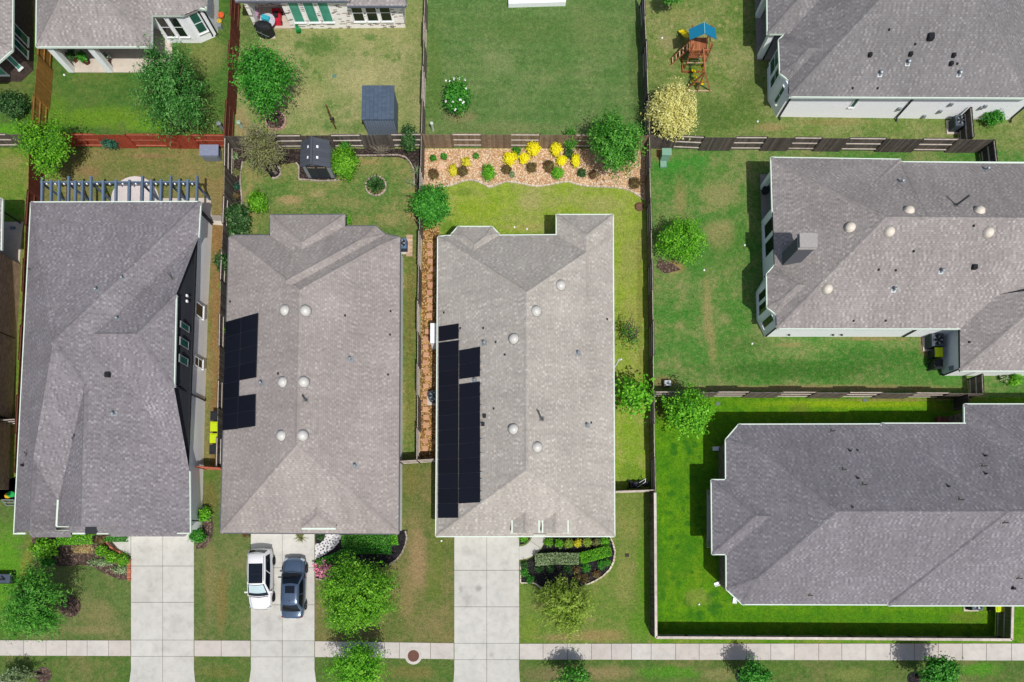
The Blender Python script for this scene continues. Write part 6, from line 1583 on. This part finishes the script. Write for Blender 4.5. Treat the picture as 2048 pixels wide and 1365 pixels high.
f = MB(); f.box(c + Vector((0, .1, .35)), (.75, 1.25, .4), taper=.86); bevel(build('body', f, RED, t), .12, 3); f = MB(); f.box(c + Vector((0, .05, .6)), (.42, .5, .12)); bevel(build('seat', f, M_dark, t), .04)
for sx in (-1, 1):
    for sy in (-.35, .5): f = MB(); f.lathe(c + Vector((sx * .36, sy, .15)), [(.02, -.06), (.15, -.06), (.15, .06), (.02, .06)], 14, rot=Matrix.Rotation(math.pi / 2, 3, 'Y')); build('wheel', f, M_black, t)
t = thing('patio_table', 'round pale table on the cluttered porch', 'table', P(540, 55)); c = P(541, 55)
f = MB(); f.lathe(c, [(.01, .68), (.62, .68), (.62, .73), (.01, .735)], 24); build('tabletop', f, mat('pale_table', (206, 204, 214), .5), t); f = MB(); f.lathe(c, [(.3, .08), (.05, .14), (.05, .68)], 12); build('leg', f, M_galv, t)
f = MB(); f.box(c + Vector((-.1, .1, .86)), (.6, .35, .22), rz=-.3); bevel(build('tub', f, mat('turquoise', (60, 186, 206), .5), loc=tuple(c + Vector((0, 0, .74))), label='turquoise tub on the round porch table', cat='tub'), .05)
f = MB(); c = P(515, 40); f.lathe(c + Vector((0, 0, .3)), [(.02, 0), (.34, .1), (.42, .5), (.3, .9), (.02, 1.0)], 12, sy=1.2); build('laundry_pile', f, mat('patterned_cloth', (196, 200, 222), .9, c2=(228, 110, 160), nz=.3, ns=14), loc=tuple(c), label='pastel cloth pile behind the covered grill', cat='laundry')
t = thing('hose_reel', 'green garden hose coiled beside the porch wall', 'garden hose', P(597, 64)); c = P(598, 64); HG = mat('hose_green', (24, 138, 66), .5)
f = MB(); M = Matrix.Rotation(.3, 3, 'Z') @ Matrix.Rotation(math.pi / 2, 3, 'Y')
for k in range(5):
    ph = [c + Vector((0, 0, .32)) + M @ Vector((.26 * math.cos(a), .26 * math.sin(a), -.1 + k * .05)) for a in [i * .3307 for i in range(20)]]; f.tube(ph, .028, 6)
build('coil', f, HG, t); f = MB(); f.box(c + Vector((0, 0, .12)), (.4, .3, .2)); build('stand', f, HG, t)
for lab, x, y, col, s_ in (('orange flower pot beside the white brick bay', 445, 36, (226, 108, 60), .22), ('yellow toy pot beside the white brick bay', 442, 48, (214, 186, 70), .17)):
    f = MB(); c = P(x, y); f.lathe(c, [(s_ * .7, 0), (s_, .28), (s_ * 1.15, .32), (s_ * .9, .32), (s_ * .6, .2)], 14); build('flower_pot', f, mat('pot_%d' % col[1], col, .6), loc=tuple(c), label=lab, cat='flower pot')
f = MB(); c = P(442, 57); f.box(c + Vector((0, 0, .18)), (.3, .3, .36)); build('watering_box', f, M_galv, loc=tuple(c), label='small grey tap box below the orange pot', cat='tap box')
# left edge things
t = thing('lidded_cart', 'dark lidded cart on the green lawn at the left edge', 'cart', P(14, 1157)); c = P(12, 1157)
f = MB(); f.box(c + Vector((0, 0, .32)), (1.6, .72, .5), taper=1.08); bevel(build('tub', f, BLK, t), .06); f = MB(); f.box(c + Vector((0, 0, .6)), (1.55, .66, .06)); bevel(build('lid', f, mat('cart_lid', (76, 88, 104), .4, spec=.5), t), .03)
f = MB(); f.beam(c + Vector((-.7, -.1, .66)), c + Vector((.4, -.04, .66)), .1, .06); f.beam(c + Vector((.4, -.04, .66)), c + Vector((.1, .2, .66)), .08, .06); build('handle', f, M_black, t)
t = thing('scooter', 'green and yellow ride-on toy beside the brown brick house', 'toy', P(25, 992)); c = P(29, 990)
f = MB(); f.lathe(c + Vector((0, 0, .3)), [(.02, 0), (.3, .04), (.3, .12), (.05, .16)], 14, sx=1.1, sy=.8); build('seat', f, mat('toy_green', (40, 176, 90), .45), t); f = MB(); f.lathe(c + Vector((-.3, -.1, .25)), [(.02, 0), (.24, .04), (.22, .12), (.05, .16)], 14); build('tray', f, mat('toy_yellow', (244, 190, 40), .45), t)
f = MB(); f.box(c + Vector((0, 0, .15)), (.5, .4, .3), taper=.7); build('base', f, mat('toy_grey', (150, 160, 170), .5), t)
f = MB(); c = P(26, 1006)
for a, b in (((-.45, -.2, .1), (.45, -.2, .1)), ((-.45, .2, .1), (.45, .2, .1)), ((-.45, -.2, .1), (-.45, .2, .6)), ((.45, -.2, .1), (.45, .2, .6)), ((-.45, .2, .6), (.45, .2, .6)), ((-.45, 0, .35), (.45, 0, .35))): f.tube([c + Vector(a), c + Vector(b)], .04, 6)
build('metal_frame', f, M_galv, loc=tuple(c), label='grey metal frame under the ride-on toy', cat='frame')
f = MB(); c = P(20, 455); f.box(c + Vector((.3, -.1, .12)), (.4, .2, .08)); build('door_mat', f, mat('mat_blue', (120, 140, 160), .8), loc=tuple(c), label='small blue-grey tray on the left edge patio', cat='tray')
for lab, x, y in (('white sprinkler cap on the chimney house lawn beside the dark patio shadow', 1489, 491), ('white cap in the tan patch below the fence-side tree', 1408, 541), ('white cap low on the chimney house lawn', 1504, 688), ('white cap on the bright green lawn near the cut corner', 1398, 1209), ('white cap near the west corner of the middle driveway', 883, 1082), ('white cap in the pale patch above the play set ladder', 1324, 77), ('pale cap on the porch lawn by the first column', 129, 151), ('white cap on the north-east lawn by the bay', 1515, 244), ('first white cap behind the middle house', 1029, 455), ('second white cap behind the middle house', 1054, 459)):
    f = MB(); c = P(x, y); f.lathe(c, [(.075, 0), (.075, .06), (.05, .1), (.01, .11)], 12); build('sprinkler_cap', f, M_white, loc=tuple(c), label=lab, cat='sprinkler cap', group='sprinkler caps in the lawns')
for lab, x, y in (('round green valve lid in the dry lawn', 669, 153), ('grey square valve lid in the bright green yard, west one', 1436, 808), ('blue-grey valve lid in the bright green yard, east one', 1729, 801), ('dark round drain in the lawn beside the planted rows', 1254, 1111)):
    f = MB(); c = P(x, y); f.box((c.x, c.y, .02), (.3, .26, .05)); bevel(build('valve_lid', f, mat('lid_%d' % x, (96, 140, 124) if x < 700 else (110, 122, 128) if x > 1300 else (60, 56, 44), .7), loc=tuple(c), label=lab, cat='lid', group='valve lids in the lawns'), .01)
f = MB(); c = P(1886, 842)
for k in range(4):
    for i in range(7): f.box((c.x - .6 + i * .2, c.y + RR.uniform(-.03, .03), .08 + k * .13), (.18, .5, .12), rz=RR.uniform(-.06, .06), tint=RR.random())
build('brick_stack', f, mat('brick_red', (120, 74, 58), .85, c2=(150, 96, 76)), loc=tuple(c), label='stack of reddish-brown bricks behind the south-east house', cat='bricks')
# mower at the gate
t = thing('lawn_mower', 'black lawn mower with a pale diagonal handle behind the gate', 'lawn mower', P(1272, 972)); c = P(1268, 970)
f = MB(); f.box(c + Vector((0, 0, .25)), (.9, .55, .22), taper=.8); bevel(build('deck', f, M_black, t), .06, 3); f = MB(); f.lathe(c + Vector((.05, 0, .36)), [(.2, 0), (.22, .14), (.12, .24), (.02, .26)], 14); build('engine', f, mat('mower_engine', (84, 88, 92), .4, .3), t)
for sx in (-.42, .42):
    for sy in (-.27, .27): f = MB(); f.lathe(c + Vector((sx, sy, .14)), [(.04, -.04), (.14, -.04), (.14, .04), (.04, .04)], 14, rot=Matrix.Rotation(math.pi / 2, 3, 'X')); build('wheel', f, M_dark, t)
f = MB()
for o in (-.05, .2): f.tube([c + Vector((.15, o - .2, .3)), c + Vector((.75, o + .2, .75))], .02, 6)
f.tube([c + Vector((.75, .15, .75)), c + Vector((.75, .42, .75))], .025, 6); build('handle', f, M_white, t)
f = MB(); c = P(1290, 968); f.lathe(c, [(.25, 0), (.28, .3), (.2, .42), (.02, .44)], 14); build('bucket', f, M_dark, loc=tuple(c), label='dark upturned bucket beside the lawn mower', cat='bucket')
for lab, x, y, m in (('flat pinkish slab stone among the yellow shrubs', 1083, 337, (232, 192, 160)), ('flat pale stone near the pale yellow shrubs', 882, 334, (228, 196, 160))):
    f = MB(); c = P(x, y); f.prism([(c.x + r * math.cos(a), c.y + r * math.sin(a)) for a, r in ((.2, .3), (1.3, .25), (2.4, .22), (3.6, .35), (4.8, .26), (5.6, .3))], .01, .1); build('flat_stone', f, mat('flat_stone', m, .85), loc=tuple(c), label=lab, cat='stone')

# ------------------------------------------------------------------ cars
GLS = glass('car_glass', (16, 24, 34), .06); TYR = mat('tyre', (34, 34, 36), .8); RIM = mat('rim', (150, 154, 160), .3, .7)
def paint(name, c, rough, metal, coat):
    s = NT(name); s.b.inputs['Coat Weight'].default_value = coat; s.b.inputs['Coat Roughness'].default_value = .06; s.b.inputs['Specular IOR Level'].default_value = .5
    return s.out(rgb(c), rough, metal)
def loft(sections):
    mb = MB(); mb.ring(sections, True); return mb
def car(label, x, y, rz, L, W, pm, kind):
    c = P(x, y); t = thing('parked_car', label, 'car', c, 'cars parked in the driveway'); M = Matrix.Rotation(rz, 3, 'Z')
    hw = W / 2
    def T(px_, py_, pz_): return c + M @ Vector((px_, py_, pz_))
    if kind == 'suv':   # stations: y along the car (front +), half width, belt height, crown height
        st = [(-.5, .70, .82, .86), (-.485, .82, .96, 1.0), (-.44, .93, 1.02, 1.05), (-.3, 1, 1.03, 1.06), (-.1, 1, 1.0, 1.03), (.12, 1, .99, 1.02), (.25, 1, .97, 1.04), (.36, .97, .90, 1.0), (.44, .90, .82, .92), (.485, .76, .68, .76), (.5, .58, .58, .62)]
        cab = dict(yb0=-.475, yb1=.27, yr0=-.40, yr1=.06, wb=.93, wr=.70, zb=1.0, zr=1.66)
    else:
        st = [(-.5, .62, .72, .76), (-.485, .80, .86, .90), (-.44, .92, .92, .97), (-.3, 1, .93, 1.0), (-.1, 1, .91, .96), (.12, 1, .90, .95), (.22, 1, .88, .96), (.36, .97, .80, .90), (.44, .91, .72, .82), (.485, .78, .60, .68), (.5, .60, .52, .56)]
        cab = dict(yb0=-.37, yb1=.235, yr0=-.245, yr1=.055, wb=.92, wr=.66, zb=.92, zr=1.43)
    secs = []
    for yy, ww, zt, zc in st:
        w_ = hw * ww; half = [(0, zc), (.45 * w_, zc - .008), (.8 * w_, zt), (.93 * w_, zt - .07), (w_, zt * .68), (w_ * .985, .42), (w_ * .93, .24), (w_ * .5, .2)]
        pr = half + [(-a, b) for a, b in half[:0:-1]]
        secs.append([T(a, yy * L, b) for a, b in pr])
    body = weld(build('body', loft(secs), pm, t, smooth=True)); sb = body.modifiers.new('smooth', 'SUBSURF'); sb.levels = 2; sb.render_levels = 2
    k = cab; B = [(-k['wb'] * hw, k['yb0'] * L), (k['wb'] * hw, k['yb0'] * L), (k['wb'] * hw, k['yb1'] * L), (-k['wb'] * hw, k['yb1'] * L)]; Rf = [(-k['wr'] * hw, k['yr0'] * L), (k['wr'] * hw, k['yr0'] * L), (k['wr'] * hw, k['yr1'] * L), (-k['wr'] * hw, k['yr1'] * L)]
    rings = []
    for u in (0, .18, .38, .6, .8, .93, 1.0):
        rr = []; z = k['zb'] + (k['zr'] - k['zb']) * (1 - (1 - u) ** 1.15); e = 6
        for i in range(4):
            for j in range(e):
                s_ = j / e; p0, p1 = B[i], B[(i + 1) % 4]; r0, r1 = Rf[i], Rf[(i + 1) % 4]
                bx, by = p0[0] + (p1[0] - p0[0]) * s_, p0[1] + (p1[1] - p0[1]) * s_; rx_, ry_ = r0[0] + (r1[0] - r0[0]) * s_, r0[1] + (r1[1] - r0[1]) * s_
                X, Y = bx + (rx_ - bx) * u, by + (ry_ - by) * u
                bul = math.sin(s_ * math.pi) * (.09 if i in (0, 2) else .035); Y += bul * (-1 if i == 0 else 1 if i == 2 else 0); X += bul * (1 if i == 1 else -1 if i == 3 else 0)
                zz = z + (.0 if u < 1 else .03 * math.sin(s_ * math.pi)); rr.append(T(X, Y, zz))
        rings.append(rr)
    mb = MB(); mb.ring(rings, False)
    top = rings[-1]; cx = sum(top, Vector()) / len(top) + Vector((0, 0, .035)); 
    inn = [p.lerp(cx, .45) + Vector((0, 0, .022)) for p in top]; nn = len(top)
    for i in range(nn): mb.face([top[i], top[(i + 1) % nn], inn[(i + 1) % nn], inn[i]]); mb.face([inn[i], inn[(i + 1) % nn], cx])
    cb = weld(build('cabin', mb, pm, t, smooth=True))
    # glazing follows the cabin's own surface, a few millimetres proud
    def pane(name, i, s0, s1, u0, u1, m, par=None, off=.012):
        mb = MB(); e = 6; ns, nu = 8, 6
        def at(s_, u):
            r_ = [0, .18, .38, .6, .8, .93, 1.0]; jx = max(0, min(5, next((q for q in range(6) if u <= r_[q + 1]), 5))); fu = (u - r_[jx]) / (r_[jx + 1] - r_[jx])
            f_ = s_ * e; a = int(min(f_, e - 1e-6)); fa = f_ - a; n24 = 24
            def g_(q): return rings[q][(i * e + a) % n24].lerp(rings[q][(i * e + a + 1) % n24], fa)
            return g_(jx).lerp(g_(jx + 1), fu)
        cn = T(0, (k['yb0'] + k['yb1']) / 2 * L, k['zb'])
        g = [[at(s0 + (s1 - s0) * a / ns, u0 + (u1 - u0) * b / nu) for a in range(ns + 1)] for b in range(nu + 1)]
        nrm = (g[0][ns] - g[0][0]).cross(g[nu][0] - g[0][0]).normalized()
        if nrm.dot(g[nu // 2][ns // 2] - cn) < 0: nrm = -nrm
        for b in range(nu):
            for a in range(ns): mb.face([p + nrm * off for p in (g[b][a], g[b][a + 1], g[b + 1][a + 1], g[b + 1][a])])
        return build(name, mb, m, par or t, smooth=True)
    ws = pane('windshield', 2, .04, .96, .06, .95, GLS); rw = pane('rear_window', 0, .08, .92, .12 if kind == 'suv' else .06, .8 if kind == 'suv' else .92, GLS)
    if kind == 'suv': pane('sunshade', 2, .09, .91, .30, .92, mat('sunshade', (206, 228, 230), .35, .2, nz=.08), ws, .02)
    for i in (1, 3):
        pane('side_window', i, .06, .46, .1, .84, GLS); pane('side_window', i, .49, .93, .1, .84, GLS)
    zt = k['zr'] + .06
    def roofpane(name, x0, x1, y0, y1, m):
        mb = MB(); n = 6
        for a in range(n):
            for b in range(n):
                q = []
                for da, db in ((0, 0), (1, 0), (1, 1), (0, 1)):
                    X = x0 + (x1 - x0) * (a + da) / n; Y = y0 + (y1 - y0) * (b + db) / n
                    q.append(T(X, Y, zt + .012 - .03 * (X / hw) ** 2))
                mb.face(q)
        return build(name, mb, m, t, smooth=True)
    if kind == 'suv':
        roofpane('roof_glass', -.53, .53, -.26 * L, .06 * L, GLS); f = MB(); f.beam(T(-.5, -.09 * L, zt + .016), T(.5, -.09 * L, zt + .016), .02, .01); build('roof_divider', f, M_dark, t)
        for sx in (-1, 1): f = MB(); f.tube([T(sx * .6, -.38 * L, zt - .01), T(sx * .62, -.2 * L, zt + .03), T(sx * .62, -.02 * L, zt + .03), T(sx * .6, .03 * L, zt - .01)], .018, 6); build('roof_rail', f, RIM, t)
        pane('spoiler', 0, .06, .94, .82, 1.0, pm, None, .05)
    else:
        roofpane('sunroof', -.36, .36, -.075 * L, .04 * L, GLS); f = MB(); f.box(T(0, -.2 * L, zt), (.05, .12, .05)); build('antenna', f, M_dark, t)
    for sx in (-1, 1):
        f = MB(); f.box(T(sx * (hw + .03), (k['yb1'] - .06) * L, k['zb'] + .05), (.22, .1, .15), rot=M); bevel(build('mirror', f, pm if kind == 'suv' else M_dark, t), .03)
        f = MB(); f.box(T(sx * hw * .70, .458 * L, .68 if kind == 'suv' else .62), (.30, .16, .13), rot=M @ Matrix.Rotation(-sx * .35, 3, 'Z')); bevel(build('headlight', f, mat('headlight', (200, 210, 214), .15, .3), t), .03)
        f = MB(); f.box(T(sx * hw * .72, -.470 * L, .80 if kind == 'suv' else .74), (.28, .1, .14), rot=M @ Matrix.Rotation(sx * .35, 3, 'Z')); bevel(build('taillight', f, mat('taillight', (150, 20, 24), .2), t), .03)
        for yy in (-.29, .31):
            wc = T(sx * (hw - .1), yy * L, .34); R_ = M @ Matrix.Rotation(math.pi / 2, 3, 'Y')
            f = MB(); f.lathe(wc, [(.2, -.12), (.31, -.12), (.345, -.08), (.345, .08), (.31, .12), (.2, .12)], 26, rot=R_); w_ = build('wheel', f, TYR, t, smooth=True)
            f = MB(); f.lathe(wc, [(.02, -.1), (.22, -.1), (.22, .125), (.2, .125), (.19, .08), (.05, .1), (.02, .11)], 20, rot=R_)
            for q in range(5):
                a = q * 1.2566; d1 = R_ @ Vector((math.cos(a), math.sin(a), 0)); ax = R_ @ Vector((0, 0, 1)); f.beam(wc + d1 * .03 + ax * .1 * sx, wc + d1 * .2 + ax * .1 * sx, .05, .03, up=ax)
            build('rim', f, RIM, w_)
    hz = st[-4][3] + .012 if kind == 'suv' else st[-4][2] + .02
    f = MB()
    for sx in (-1, 1): f.tube([T(sx * hw * .72, .25 * L, st[6][2] + .035), T(sx * hw * .7, .36 * L, st[7][2] + .06), T(sx * hw * .6, .45 * L, st[8][2] + .045)], .008, 4)
    f.tube([T(-hw * .8, (k['yb1'] + .012) * L, k['zb'] + .03), T(0, (k['yb1'] + .03) * L, k['zb'] + .06), T(hw * .8, (k['yb1'] + .012) * L, k['zb'] + .03)], .02, 5)
    build('hood_seam', f, M_dark, t)
    for sx in (-.5, .1):
        f = MB(); f.tube([T(sx * hw, (k['yb1'] + .005) * L, k['zb'] + .07), T((sx + .55) * hw, (k['yb1'] - .03) * L, k['zb'] + .16)], .012, 4); build('wiper', f, M_black, t)
    f = MB(); f.box(T(0, .497 * L, .5), (W * .5, .04, .16), rot=M); build('grille', f, M_black, t)
    f = MB(); f.box(T(0, -.5 * L, .62 if kind == 'suv' else .56), (.5, .03, .12), rot=M); build('number_plate', f, M_white, t)
    return t
car('white hatchback-style car with a black glass roof, nose toward the street', 527.5, 1157.5, math.pi + .015, 4.65, 1.84, paint('white_paintwork', (246, 246, 246), .25, 0, .6), 'suv')
car('dark blue-grey sedan with a sunroof, nose toward the garage', 592, 1175, -.01, 4.7, 1.84, paint('blue_grey_paintwork', (96, 116, 142), .22, .5, .9), 'sedan')
